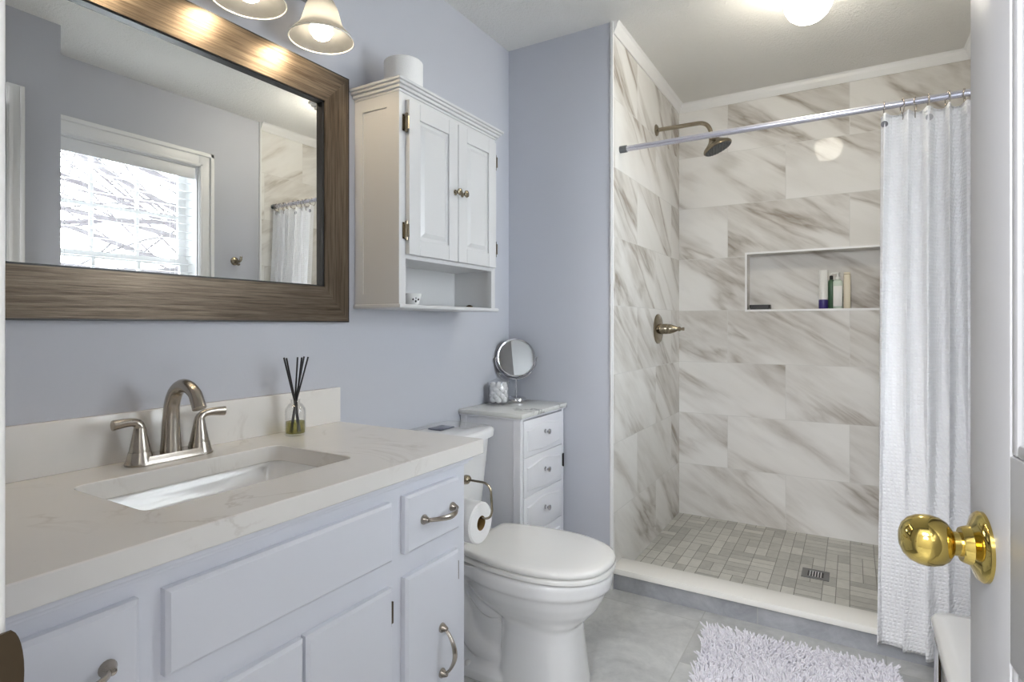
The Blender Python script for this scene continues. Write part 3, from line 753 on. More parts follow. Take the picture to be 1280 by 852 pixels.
# toilet roll on top of the cabinet
def roll_bm(c, axis, R, r, L):
    a = Vector(axis)
    m = MB()
    n = 40; u = a.orthogonal().normalized(); w = a.cross(u)
    prof = [(r, 0), (R-0.004, 0), (R, 0.004), (R, L-0.004), (R-0.004, L), (r, L), (r, 0)]
    return m.lathe(prof, c, axis, n, False, False)
rt = thing('toilet_paper_roll', 'spare white toilet paper roll standing on top of the wall cabinet', 'toilet paper', (0.125, 1.455, 1.902))
roll_bm((0.125, 1.455, 1.9022), (0, 0, 1), 0.064, 0.020, 0.105).build('paper', M['paper'], rt)
MB().lathe([(0.0199, 0), (0.0199, 0.105), (0.0185, 0.105), (0.0185, 0), (0.0199, 0)], (0.125, 1.455, 1.9022), (0, 0, 1), 24, False, False).build('cardboard_core', M['card'], rt)
# small things on the open shelf
cp = thing('cup', 'small white cup with a dark flower motif on the open cabinet shelf', 'cup', (0.12, 1.505, 1.2006))
MB().lathe([(0.0, 0.0), (0.018, 0.0), (0.022, 0.004), (0.029, 0.024), (0.032, 0.040), (0.0305, 0.040), (0.0275, 0.024), (0.020, 0.006), (0.0, 0.005)], (0.12, 1.505, 1.2008), (0, 0, 1), 28).build('bowl', M['porcelain'], cp, 50)
m = MB()
for a, zz, r in ((0.15, 0.014, 0.0045), (0.45, 0.020, 0.0038), (-0.22, 0.020, 0.0038), (0.12, 0.024, 0.003)):
    ra = 0.0295 if zz > 0.018 else 0.0262
    an = a-0.55
    m.sphere((0.12+ra*math.cos(an), 1.505+ra*math.sin(an), 1.2008+zz), r, 10, 6, (0.6, 0.8, 1))
m.build('flower_motif', M['black'], cp)
m = MB().lathe([(0.0, 0.0), (0.012, 0.0), (0.013, 0.002), (0.011, 0.007), (0.006, 0.010), (0.0, 0.011)], (0.15, 1.80, 1.2007), (0, 0, 1), 16)
m.sphere((0.15, 1.818, 1.2047), 0.004, 8, 6)
tag(m.build('trinket', M['bronze']), 'tiny dark trinket at the right end of the open cabinet shelf', 'ornament')

# ------------------------------------------------------------------ toilet
TY = 1.622
to = thing('toilet', 'white two-piece toilet with closed lid between vanity and linen cabinet', 'toilet', (0.42, TY, 0))
def egg(xm, af, ab, hw, z, n=48, pf=1.0, pb=0.85):
    pts = []
    for i in range(n):
        t = 2*PI*i/n; c, s_ = math.cos(t), math.sin(t)
        if c >= 0: x = xm+af*abs(c)**0.95; y = hw*math.copysign(abs(s_)**pf, s_)
        else: x = xm-ab*abs(c)**0.9; y = hw*math.copysign(abs(s_)**pb, s_)
        pts.append((x, TY+y, z))
    return pts
bw = MB()
R = [(.385, .555, .222, .285, .166), (.383, .555, .230, .290, .174), (.372, .555, .233, .292, .177), (.340, .555, .229, .290, .174), (.331, .555, .218, .285, .165), (.300, .555, .205, .27, .155), (.270, .555, .188, .25, .140), (.245, .555, .167, .22, .123), (.228, .555, .146, .16, .110), (.215, .555, .135, .125, .104), (.18, .555, .133, .122, .102), (.10, .558, .139, .128, .107), (.03, .560, .148, .136, .114), (.0, .560, .150, .138, .116)]
def sq(xm, af, ab, hw, z, e):
    pts = []
    for i in range(48):
        t = 2*PI*i/48; c, s_ = math.cos(t), math.sin(t)
        a = af if c >= 0 else ab
        pts.append((xm+a*math.copysign(abs(c)**e, c), TY+hw*math.copysign(abs(s_)**e, s_), z))
    return pts
rings = []
for (z, xm, af, ab, hw) in reversed(R):
    if z < 0.235: rings.append(sq(xm, af, ab, hw, z, 0.72))
    else: rings.append(egg(xm, af, ab, hw, z))
bw.loft(rings)
# rear: neck under the tank, waist with the trapway, foot
rear = []
for z, x0, x1, hw in ((0.0, 0.19, 0.50, 0.112), (0.03, 0.19, 0.50, 0.110), (0.045, 0.20, 0.50, 0.085), (0.07, 0.215, 0.52, 0.062), (0.20, 0.215, 0.54, 0.060), (0.27, 0.19, 0.55, 0.080), (0.32, 0.12, 0.55, 0.120), (0.35, 0.075, 0.55, 0.150), (0.385, 0.07, 0.55, 0.160)):
    rear.append([(a, TY+bq, z) for a, bq in rrect(x0, x1, -hw, hw, min(hw*0.6, 0.05), 8)])
bw.loft(rear)
for sgn in (-1, 1):
    pth = bez((0.47, TY+sgn*0.045, 0.27), (0.40, TY+sgn*0.050, 0.17), (0.37, TY+sgn*0.052, 0.24), (0.32, TY+sgn*0.05, 0.29), 8)[:-1]+bez((0.32, TY+sgn*0.05, 0.29), (0.26, TY+sgn*0.05, 0.31), (0.27, TY+sgn*0.052, 0.16), (0.33, TY+sgn*0.055, 0.10), 8)[:-1]+bez((0.33, TY+sgn*0.055, 0.10), (0.36, TY+sgn*0.055, 0.075), (0.40, TY+sgn*0.05, 0.07), (0.45, TY+sgn*0.045, 0.07), 6)
    bw.tube(pth, 0.036, 14)
bo = bw.build('bowl', M['porcelain'], to)
md = bo.modifiers.new('remesh', 'REMESH'); md.mode = 'VOXEL'; md.voxel_size = 0.0055; md.use_smooth_shade = True
md = bo.modifiers.new('smooth', 'SMOOTH'); md.factor = 0.5; md.iterations = 5
def seat_out(z, g=0.0, tip=0.0):
    prof = [(0.325, 0.118), (0.332, 0.132), (0.36, 0.148), (0.40, 0.158), (0.46, 0.170), (0.52, 0.176), (0.58, 0.1765), (0.63, 0.171), (0.68, 0.157), (0.72, 0.138), (0.75, 0.115), (0.77, 0.090), (0.783, 0.060), (0.789, 0.030)]
    up = [(x, w) for x, w in prof]; 
    pts = [(x, w) for x, w in up]+[(0.791, 0.0)]+[(x, -w) for x, w in reversed(up)]
    cx = 0.56
    return [(cx+(x-cx)*(1+g/0.23)+tip*0, TY+y*(1+g/0.175), z) for x, y in pts]
MB().loft([seat_out(0.388, -0.006), seat_out(0.390, -0.001), seat_out(0.400, 0.0), seat_out(0.4035, -0.003)]).build('seat', M['seat'], to, 50)
dome = [seat_out(0.4065, -0.004), seat_out(0.409, -0.0005), seat_out(0.418, 0.0), seat_out(0.424, -0.003), seat_out(0.4275, -0.010), seat_out(0.430, -0.03), seat_out(0.4325, -0.08), seat_out(0.4335, -0.14)]
MB().loft(dome).build('lid', M['seat'], to, 60)
for sgn in (-1, 1): MB().box(0.298, 0.334, TY+sgn*0.078-0.02, TY+sgn*0.078+0.02, 0.385, 0.412, 0.006).build('seat_hinge', M['seat'], to)
def tank_ring(z, x0, x1, hw, bulge, r=0.035):
    pts = []
    base = rrect(x0, x1, -hw, hw, r, 6)
    for a, bq in base:
        if a > (x0+x1)/2: a += bulge*(1-(bq/hw)**2)
        pts.append((a, TY+bq, z))
    return pts
tk = []
for z, x0, x1, hw, bu in ((0.372, 0.055, 0.180, 0.165, 0.015), (0.380, 0.045, 0.195, 0.180, 0.02), (0.42, 0.035, 0.205, 0.188, 0.025), (0.58, 0.028, 0.218, 0.204, 0.03), (0.700, 0.024, 0.226, 0.212, 0.032), (0.716, 0.024, 0.226, 0.212, 0.032)):
    # extra points along the front for the curve
    tk.append(tank_ring(z, x0, x1, hw, bu, 0.04))
def dense(ring_fn_args):
    x0, x1, hw, bu, r, z = ring_fn_args
    pts = []
    L = rrect(x0, x1, -hw, hw, r, 6)
    out = []
    for i in range(len(L)):
        p, q2 = L[i], L[(i+1) % len(L)]
        dist = math.hypot(q2[0]-p[0], q2[1]-p[1]); k = max(1, int(dist/0.03)) if dist > 0.05 else 1
        for s_ in range(k): out.append((p[0]+(q2[0]-p[0])*s_/k, p[1]+(q2[1]-p[1])*s_/k))
    return out
def bulged(x0, x1, hw, bu, r, z):
    k = [(x1-x0), hw]
    res = []
    for a, bq in rr_dense(x0, x1, hw, r):
        f = max(0.0, (a-x0)/(x1-x0))
        res.append((a+bu*f*f*(1-(bq/hw)**2), TY+bq, z))
    return res
def rr_dense(x0, x1, hw, r):
    L = rrect(x0, x1, -hw, hw, r, 5); out = []
    for i in range(len(L)):
        p, q2 = L[i], L[(i+1) % len(L)]
        k = 10 if i % 6 == 5 else 1
        for s_ in range(k): out.append((p[0]+(q2[0]-p[0])*s_/k, p[1]+(q2[1]-p[1])*s_/k))
    return out
MB().loft([bulged(x0, x1, hw, bu, 0.04, z) for z, x0, x1, hw, bu in ((0.378, 0.060, 0.175, 0.160, 0.012), (0.386, 0.045, 0.195, 0.182, 0.02), (0.42, 0.035, 0.205, 0.190, 0.025), (0.58, 0.028, 0.216, 0.205, 0.03), (0.7165, 0.022, 0.226, 0.214, 0.034))]).build('tank', M['porcelain'], to, 50)
MB().loft([bulged(x0, x1, hw, 0.036, 0.04, z) for z, x0, x1, hw in ((0.7168, 0.016, 0.232, 0.219), (0.720, 0.012, 0.240, 0.226), (0.742, 0.012, 0.242, 0.228), (0.751, 0.015, 0.239, 0.225), (0.755, 0.024, 0.230, 0.216))]).build('tank_lid', M['porcelain'], to, 50)
m = MB().box(0.085, 0.145, TY+0.008, TY+0.092, 0.7548, 0.7605, 0.003)
m.build('flush_button', M['grey_button'], to)
for sgn in (-1, 1): MB().lathe([(0.013, 0.0), (0.013, 0.006), (0.010, 0.014), (0.005, 0.018), (0.0, 0.019)], (0.335, TY+sgn*0.092, 0.027), (0, 0, 1), 16).build('bolt_cap', M['seat'], to)

# toilet paper holder on the side of the vanity, with its roll
hx, hy, hz = 0.490, 1.300, 0.706
th = thing('toilet_paper_holder', 'nickel wire toilet paper holder on the side of the vanity', 'toilet paper holder', (hx, 1.227, hz))
m = MB().lathe([(0.020, 0.0), (0.020, 0.004), (0.014, 0.008), (0.009, 0.012), (0.008, 0.06), (0.011, 0.064), (0.013, 0.074), (0.010, 0.084), (0.0, 0.086)], (hx, 1.2263, hz), (0, 1, 0), 24)
m.build('post', M['dark_nickel'], th)
x1 = 0.572
pth = [Vector((hx, hy, hz)), Vector((hx+0.03, hy, hz))]+bez((x1-0.03, hy, hz), (x1-0.008, hy, hz), (x1, hy, hz-0.012), (x1, hy, hz-0.03), 6)+bez((x1+0.003, hy, hz-0.07), (x1+0.002, hy, hz-0.088), (x1-0.006, hy, hz-0.097), (x1-0.025, hy, hz-0.098), 6)+[Vector((hx-0.06, hy, hz-0.096))]
MB().tube(pth, 0.0032, 10).build('wire_arm', M['dark_nickel'], th)
tr = thing('toilet_paper_roll', 'white toilet paper roll hanging on the wire holder by the toilet', 'toilet paper', (0.49, hy, hz-0.17))
rz = hz-0.096-0.0160
roll_bm((0.438, hy, rz), (1, 0, 0), 0.056, 0.020, 0.102).build('paper', M['paper'], tr)
MB().lathe([(0.0199, 0), (0.0199, 0.102), (0.0192, 0.102), (0.0192, 0), (0.0199, 0)], (0.438, hy, rz), (1, 0, 0), 24, False, False).build('cardboard_core', M['card'], tr)

# ------------------------------------------------------------------ linen cabinet
LY0, LY1, LXF = 1.945, 2.335, 0.292
lc = thing('linen_cabinet', 'narrow white linen cabinet with marble top in the corner beside the toilet', 'cabinet', (0.15, 2.14, 0))
b = MB()
b.box(0.004, LXF-0.03, LY0+0.006, LY0+0.018, 0.06, 0.762).box(0.004, LXF-0.03, LY1-0.014, LY1, 0.06, 0.762)
b.box(0.004, 0.010, LY0+0.018, LY1-0.014, 0.06, 0.762).box(0.010, LXF-0.02, LY0+0.018, LY1-0.014, 0.06, 0.075).box(0.010, LXF-0.02, LY0+0.018, LY1-0.014, 0.747, 0.762)
b.box(LXF-0.035, LXF, LY0, LY0+0.022, 0.0, 0.762, 0.002).box(LXF-0.03, LXF, LY1-0.020, LY1, 0.0, 0.762, 0.002)
b.box(0.004, 0.034, LY0, LY0+0.022, 0.0, 0.762, 0.002).box(0.004, 0.034, LY1-0.020, LY1, 0.0, 0.762, 0.002)
b.box(0.034, LXF-0.035, LY0+0.001, LY0+0.006, 0.715, 0.762).box(0.034, LXF-0.035, LY0+0.001, LY0+0.006, 0.06, 0.11)
b.box(LXF-0.02, LXF, LY0+0.022, LY1-0.020, 0.06, 0.10)
for zz in (0.2855, 0.4465, 0.6045): b.box(LXF-0.02, LXF-0.0125, LY0+0.022, LY1-0.020, zz-0.012, zz+0.012)
b.build('body', M['white'], lc, 0)
b = MB().box(0.003, LXF+0.016, LY0-0.014, YW-0.001, 0.768, 0.787, 0.004)
b.build('marble_top', M['linen_marble'], lc)
MB().box(0.003, LXF+0.010, LY0-0.008, YW-0.002, 0.7622, 0.768, 0.001).build('top_moulding', M['white'], lc)
def arched_front(name, za, zb, ya=LY0+0.026, yb=LY1-0.024):
    m = MB(); X = LXF-0.012
    m.box(X, X+0.014, ya, yb, za, zb, 0.002)
    q = 0.022; arch = 0.016
    y0_, y1_, z0_, z1_ = ya+q, yb-q, za+q, zb-q
    def loop(ins, x):
        pts = []
        n = 14
        for i in range(n+1):
            t_ = i/n; pts.append((x, y0_+ins+(y1_-y0_-2*ins)*t_, z0_+ins+arch*math.sin(PI*t_)**2*-0.0+arch*(1-math.cos(2*PI*t_))/2*-0.6))
        for i in range(n+1):
            t_ = 1-i/n; pts.append((x, y0_+ins+(y1_-y0_-2*ins)*t_, z1_-ins-arch*(1-(1-math.cos(2*PI*t_))/2)))
        return pts
    m.loft([loop(0, X+0.0138), loop(0.004, X+0.019), loop(0.010, X+0.0185), loop(0.016, X+0.020)])
    return m.build(name, M['white'], lc, 25)
tops = [0.745, 0.590, 0.435, 0.270]
d0 = arched_front('drawer', 0.6055, 0.752); knob(d0, (LXF+0.0075, 2.14, 0.690), (1, 0, 0), 0.012, 'chrome')
d1 = arched_front('drawer', 0.4475, 0.6035); knob(d1, (LXF+0.0075, 2.14, 0.532), (1, 0, 0), 0.012, 'chrome')
d2_ = arched_front('drawer', 0.2865, 0.4455); knob(d2_, (LXF+0.0075, 2.14, 0.372), (1, 0, 0), 0.012, 'chrome')
d3 = arched_front('drawer', 0.104, 0.2845); knob(d3, (LXF+0.0075, 2.14, 0.20), (1, 0, 0), 0.012, 'chrome')
MB().box(LXF+0.0005, LXF+0.004, LY1-0.017, LY1-0.005, 0.505, 0.560, 0.001).cyl((LXF+0.004, LY1-0.011, 0.503), (LXF+0.004, LY1-0.011, 0.562), 0.0035, n=8).build('hinge', M['black'], lc)
LZ = 0.7872
# glass jar of cotton
jx, jy = 0.066, 2.146
jr = thing('glass_jar', 'lidded clear glass jar of cotton balls on the linen cabinet', 'jar', (jx, jy, LZ))
MB().lathe([(0.0, 0.0), (0.040, 0.0), (0.044, 0.003), (0.047, 0.018), (0.047, 0.070), (0.044, 0.084), (0.042, 0.090), (0.0405, 0.090), (0.0425, 0.083), (0.0445, 0.070), (0.0445, 0.018), (0.041, 0.006), (0.0, 0.006)], (jx, jy, LZ), (0, 0, 1), 36).build('jar_body', M['glass'], jr, 50)
MB().lathe([(0.0, 0.0905), (0.050, 0.0905), (0.051, 0.094), (0.040, 0.100), (0.022, 0.107), (0.010, 0.112), (0.007, 0.118), (0.013, 0.124), (0.016, 0.132), (0.013, 0.140), (0.006, 0.144), (0.0, 0.1445)], (jx, jy, LZ), (0, 0, 1), 36).build('jar_lid', M['glass'], jr, 50)
rng = random.Random(3)
cb0 = None
def cotton_ball(i, c):
    m = MB().sphere((0, 0, 0), 0.0135, 14, 10)
    for v in m.bm.verts: v.co *= 1+0.10*math.sin(v.co.x*400+i)*math.cos(v.co.z*350)
    return m
spots = []
for lay in range(5):
    rr_ = 0.028; nn = 6
    for i in range(nn):
        a = 2*PI*(i+0.5*(lay % 2))/nn
        spots.append((jx+rr_*math.cos(a), jy+rr_*math.sin(a), LZ+0.0200+lay*0.0155))
me0 = None
for i, p in enumerate(spots):
    if me0 is None:
        o = cotton_ball(i, p).build('cotton_ball', M['cotton']); me0 = o; o.location = p
    else:
        o = me0.copy(); COL.objects.link(o); o.location = p; o.rotation_euler = (rng.random()*6, rng.random()*6, rng.random()*6)
    tag(o, 'white cotton ball inside the lidded glass jar', 'cotton ball', 'cotton balls in the glass jar')
# round vanity mirror on a stand
mx, my = 0.088, 2.262
vm = thing('makeup_mirror', 'round chrome tabletop mirror on a stand on the linen cabinet', 'mirror', (mx, my, LZ))
MB().lathe([(0.046, 0.0), (0.047, 0.004), (0.047, 0.010), (0.044, 0.016), (0.036, 0.021), (0.018, 0.024), (0.006, 0.026)], (mx, my, LZ), (0, 0, 1), 36).build('base', M['chrome'], vm, 40)
mz = 0.986; mr = 0.086
fwd = Vector((0.665, -0.747, 0.24)).normalized()
side = Vector((0, 0, 1)).cross(fwd).normalized(); upv = fwd.cross(side)
cm = Vector((mx, my, mz))
st = MB().cyl((mx, my, LZ+0.025), (mx, my, mz-mr-0.012), 0.0042, n=12)
ang = [math.radians(180+180*i/24) for i in range(25)]
st.tube([cm+side*math.cos(a)*(mr+0.010)+Vector((0, 0, 1))*math.sin(a)*(mr+0.010) for a in ang], 0.0028, 8)
for sgn in (-1, 1): st.cyl(cm+side*sgn*(mr-0.002), cm+side*sgn*(mr+0.016), 0.003, n=8)
st.build('stand', M['chrome'], vm)
rim = MB().tube([cm+side*math.cos(a)*mr+upv*math.sin(a)*mr for a in [2*PI*i/48 for i in range(48)]], 0.0048, 10, closed=True)
rim.build('rim', M['chrome'], vm)
MB().lathe([(0.0, -0.003), (mr-0.001, -0.003), (mr-0.001, 0.0012), (0.0, 0.0012)], cm, fwd, 48).build('mirror_glass', M['mirror_dim'], vm, 30)

# ------------------------------------------------------------------ shower fittings
sh_y = 2.975
shd = thing('overhead_shower', 'nickel shower head on a bent arm on the left tile wall', 'shower head', (XS, sh_y, 2.158))
MB().lathe([(0.030, 0.0), (0.030, 0.004), (0.024, 0.009), (0.012, 0.014), (0.010, 0.018)], (XS+0.0005, sh_y, 2.158), (1, 0, 0), 28).build('wall_flange', M['dark_nickel'], shd)
ap = [Vector((XS+0.01, sh_y, 2.158)), Vector((0.64, sh_y, 2.157))]+bez((0.735, sh_y, 2.156), (0.775, sh_y, 2.155), (0.797, sh_y, 2.135), (0.802, sh_y, 2.085), 10)
MB().tube(ap, 0.0105, 16).build('shower_arm', M['dark_nickel'], shd)
ax = Vector((0.40, 0.04, -0.92)).normalized()
hd = Vector((0.800, sh_y, 2.092))
MB().lathe([(0.0125, 0.0), (0.0155, 0.004), (0.017, 0.014), (0.021, 0.026), (0.030, 0.040), (0.048, 0.055), (0.066, 0.068), (0.0715, 0.076), (0.0715, 0.082), (0.068, 0.086)], hd, ax, 40).build('spray_head', M['dark_nickel'], shd, 40)
m = MB().lathe([(0.0, 0.0858), (0.066, 0.0858), (0.066, 0.0875), (0.0, 0.089)], hd, ax, 36)
u = ax.orthogonal().normalized(); w = ax.cross(u)
for rr_, nn in ((0.016, 6), (0.032, 12), (0.047, 18), (0.059, 24)):
    for i in range(nn):
        a = 2*PI*i/nn; c = hd+ax*0.0875+(u*math.cos(a)+w*math.sin(a))*rr_
        m.lathe([(0.003, 0.0), (0.0024, 0.004), (0.0, 0.0045)], c, ax, 6)
m.build('nozzle_plate', M['grey_rubber'], shd)
sv = thing('shower_valve', 'nickel shower valve with round plate on the left tile wall', 'shower valve', (XS, 3.004, 1.115))
MB().lathe([(0.079, 0.0), (0.079, 0.004), (0.073, 0.009), (0.050, 0.013), (0.030, 0.015)], (XS+0.0005, 3.004, 1.115), (1, 0, 0), 44).build('round_plate', M['dark_nickel'], sv, 40)
MB().lathe([(0.027, 0.012), (0.027, 0.052), (0.0255, 0.055), (0.0265, 0.057), (0.025, 0.070), (0.019, 0.088), (0.013, 0.100), (0.0105, 0.106), (0.0125, 0.112), (0.0115, 0.119), (0.0070, 0.123), (0.0075, 0.128), (0.009, 0.134), (0.0085, 0.139), (0.0, 0.140)], (XS, 3.004, 1.115), (1, 0, 0), 28).build('handle', M['dark_nickel'], sv, 40)
dn = thing('shower_drain', 'rectangular steel drain grate in the mosaic shower floor', 'drain', (1.268, 2.894, 0.02))
MB().holed(rect(1.213, 1.322, 2.842, 2.946), rect(1.235, 1.300, 2.862, 2.926), lambda a, bq: (a, bq, 0.0202), lambda a, bq: (a, bq, 0.023)).build('drain_frame', M['drain_steel'], dn, 0)
MB().box(1.2355, 1.2995, 2.8625, 2.9255, 0.0202, 0.0207).build('drain_well', M['black'], dn, 0)
m = MB()
for i in range(1, 6):
    x = 1.235+0.065*i/6; m.box(x-0.002, x+0.002, 2.862, 2.926, 0.0208, 0.0228)
m.build('grate', M['chrome'], dn, 0)

RY, RZ = 2.433, 1.913
ro = thing('shower_rod', 'straight satin metal shower rod across the shower opening', 'rod', (1.2, RY, RZ))
MB().cyl((XS+0.03, RY, RZ), (XW-0.04, RY, RZ), 0.0125, n=24).build('rod', M['rod'], ro)
for xa, xb in ((XS+0.0005, XS+0.032), (XW-0.0065, XW-0.042)):
    MB().cyl((xa, RY, RZ), (xb, RY, RZ), 0.0155, n=20).build('end_cap', M['grey_rubber'], ro)

# curtain
CX0, CX1 = 1.492, 1.862
NF = 6.5
def curt_pos(s, zf):
    """s 0..1 along the width, zf 0 top .. 1 bottom"""
    x = CX0+(CX1-CX0)*s
    ph = 2*PI*NF*(s+0.014*math.sin(9*s+1)+0.012*math.sin(23*s))
    amp = (0.022+0.016*min(1, zf*2.2))*(0.75+0.35*math.sin(11*s+2.2))
    if s < 0.09: amp *= 0.35+0.65*(s/0.09)
    c = -math.cos(ph+0.5*math.sin(3*zf+4*s))
    c = math.copysign(abs(c)**0.8, c)
    y = 2.427-0.118*zf**1.3-amp*c
    x += 0.012*math.sin(ph*1.0+0.6)*(0.5+zf)-0.020*zf*(1-s)
    tt = min(1.0, max(0.0, (zf-0.35)/0.55)); lim = 2.445-0.132*tt*tt*(3-2*tt)
    y = min(y, lim) if y < lim-0.012 else lim-0.012+0.012*math.tanh((y-lim+0.012)/0.012)
    z = 1.884-(1.884-0.062)*zf-0.016*math.sin(PI*min(1, max(0, s)))*zf
    if zf < 0.02: z -= 0.004*(1+math.cos(ph))
    return Vector((x, y, z))
me = bpy.data.meshes.new('shower_curtain')
NS, NZ = 220, 110
verts = []; uvs = []; faces = []
for j in range(NZ+1):
    arc = 0.0; prev = None
    for i in range(NS+1):
        p = curt_pos(i/NS, j/NZ)
        if prev is not None: arc += (p-prev).length
        prev = p; verts.append(p); uvs.append((arc, p.z))
for j in range(NZ):
    for i in range(NS):
        a = j*(NS+1)+i; faces.append((a, a+1, a+NS+2, a+NS+1))
me.from_pydata([tuple(v) for v in verts], [], faces)
uvl = me.uv_layers.new(name='UVMap')
for lp in me.loops: uvl.data[lp.index].uv = uvs[lp.vertex_index]
for pl in me.polygons: pl.use_smooth = True
me.materials.append(M['waffle'])
sc = thing('shower_curtain', 'white waffle-weave shower curtain gathered at the right of the rod', 'curtain', (1.69, 2.40, 0.05))
co = bpy.data.objects.new('curtain_cloth', me); COL.objects.link(co); co.parent = sc; co.location = -sc.location
md = co.modifiers.new('thick', 'SOLIDIFY'); md.thickness = 0.002
ring_s = [0.045, 0.17, 0.29, 0.40, 0.52, 0.64, 0.76, 0.88, 0.96]
words = ['end', 'second', 'third', 'fourth', 'fifth', 'sixth', 'seventh', 'eighth', 'ninth']
ring0 = None
for i, s_ in enumerate(ring_s):
    p = curt_pos(s_, 0.012)
    g = MB().lathe([(0.006, -0.0022), (0.011, -0.0022), (0.0115, 0.0), (0.011, 0.0022), (0.006, 0.0022)], (p.x, p.y-0.001, p.z-0.018), (0.15, -1, 0), 16)
    if i in (0, 3): g.build('grommet', M['chrome'], sc)
    else: g.bm.free()
    x = p.x
    if ring0 is None:
        m = MB().tube([(0.0, 0.021*math.cos(a), 0.024*math.sin(a)) for a in [2*PI*k_/28 for k_ in range(28)]], 0.0017, 8, closed=True)
        for k_ in range(-2, 3): m.sphere((0, 0.006*k_, 0.0235-0.0008*k_*k_), 0.0031, 8, 6)
        m.tube(bez((0, -0.004, -0.024), (0.0, -0.006, -0.034), (0.001, -0.010, -0.042), (0.0, -0.003, -0.048), 6), 0.0015, 6)
        ring0 = m.build('curtain_ring', M['nickel'], None, 50, loc=(0, 0, 0)); r = ring0
    else:
        r = ring0.copy(); COL.objects.link(r)
    r.location = (x, RY, RZ-0.0095); r.rotation_euler = (0, 0, 0.25*math.sin(i*2.1))
    lab = 'metal curtain ring at the free left end of the gathered curtain' if i == 0 else 'metal curtain ring on the rod, %s from the free end of the curtain' % words[i]
    tag(r, lab, 'curtain ring', 'curtain rings on the shower rod')

# things in the niche
NZ_ = NZ0+0.0005
ny = 3.478
sb = thing('soap_dish', 'flat black soap dish at the left end of the shower niche', 'soap dish', (0.962, ny, NZ_))
MB().holed(rrect(0.910, 1.016, ny-0.03, ny+0.04, 0.008), rrect(0.918, 1.008, ny-0.022, ny+0.032, 0.006), lambda a, bq: (a, bq, NZ_+0.008), lambda a, bq: (a, bq, NZ_+0.026)).box(0.914, 1.012, ny-0.026, ny+0.036, NZ_, NZ_+0.009).build('dish', M['black'], sb, 0)
tb = thing('tube', 'white squeeze tube with violet-blue cap standing in the shower niche', 'tube', (1.276, ny, NZ_))
MB().lathe([(0.021, 0.0), (0.0225, 0.003), (0.0225, 0.044), (0.021, 0.048), (0.0, 0.048)], (1.276, ny, NZ_), (0, 0, 1), 24).build('cap', M['blue_cap'], tb)
rings = []
for z, ra, rb in ((0.0485, 0.021, 0.021), (0.06, 0.0215, 0.021), (0.13, 0.0215, 0.013), (0.195, 0.0215, 0.004), (0.206, 0.0215, 0.003)):
    rings.append([(1.276+ra*math.cos(2*PI*j/24), ny+rb*math.sin(2*PI*j/24), NZ_+z) for j in range(24)])
MB().loft(rings).build('tube_body', M['bottle_white'], tb, 50)
gb = thing('bottle', 'slim dark green bottle between white tube and pump bottle in the niche', 'bottle', (1.312, ny+0.022, NZ_))
MB().lathe([(0.0, 0.0), (0.016, 0.0), (0.018, 0.003), (0.018, 0.135), (0.014, 0.15), (0.008, 0.155)], (1.312, ny+0.030, NZ_), (0, 0, 1), 20).build('bottle_body', M['bottle_green'], gb, 50)
MB().lathe([(0.0085, 0.1552), (0.0085, 0.176), (0.0, 0.178)], (1.312, ny+0.030, NZ_), (0, 0, 1), 16).build('cap', M['black'], gb)
pb = thing('pump_bottle', 'pale pump bottle with white label standing in the shower niche', 'bottle', (1.342, ny-0.008, NZ_))
py_ = ny-0.008
MB().loft([[(1.343+a, py_+bq, NZ_+z) for a, bq in rrect(-w_, w_, -w_*0.75, w_*0.75, w_*0.5, 5)] for z, w_ in ((0.0, 0.020), (0.003, 0.022), (0.140, 0.022), (0.148, 0.018), (0.152, 0.011))]).build('bottle_body', M['bottle_clear'], pb, 50)
MB().box(1.3235, 1.3625, py_-0.0185, py_-0.0163, NZ_+0.012, NZ_+0.118, 0.0005).build('bottle_label', M['bottle_white'], pb)
m = MB().lathe([(0.012, 0.152), (0.012, 0.166), (0.005, 0.168), (0.005, 0.182), (0.010, 0.184), (0.010, 0.190), (0.0, 0.191)], (1.343, py_, NZ_), (0, 0, 1), 16)
m.tube([(1.343, py_, NZ_+0.187), (1.318, py_-0.004, NZ_+0.188), (1.310, py_-0.005, NZ_+0.183)], [0.004, 0.0035, 0.003], 8)
m.build('pump_head', M['bottle_white'], pb)
cb = thing('bottle', 'narrow square cream bottle, rightmost in the shower niche', 'bottle', (1.388, ny, NZ_))
MB().box(1.369, 1.401, ny-0.018, ny+0.018, NZ_, NZ_+0.178, 0.004).build('bottle_body', M['bottle_cream'], cb)
MB().box(1.370, 1.400, ny-0.017, ny+0.017, NZ_+0.1785, NZ_+0.189, 0.003).build('cap', M['bottle_cream'], cb)

# ceiling lamp over the shower opening
cl = thing('ceiling_light', 'round glowing globe lamp on the ceiling in front of the shower', 'light', (1.268, 2.40, ZC))
MB().lathe([(0.078, 0.0), (0.078, 0.010), (0.060, 0.022), (0.052, 0.038), (0.0, 0.038)], (1.268, 2.40, ZC), (0, 0, -1), 40).build('base', M['trim'], cl, 40)
MB().lathe([(0.048, 0.034), (0.066, 0.045), (0.080, 0.066), (0.0845, 0.092), (0.080, 0.122), (0.066, 0.148), (0.045, 0.166), (0.020, 0.175), (0.0, 0.1765)], (1.268, 2.40, ZC), (0, 0, -1), 48).build('glass_globe', M['globe'], cl, 60)

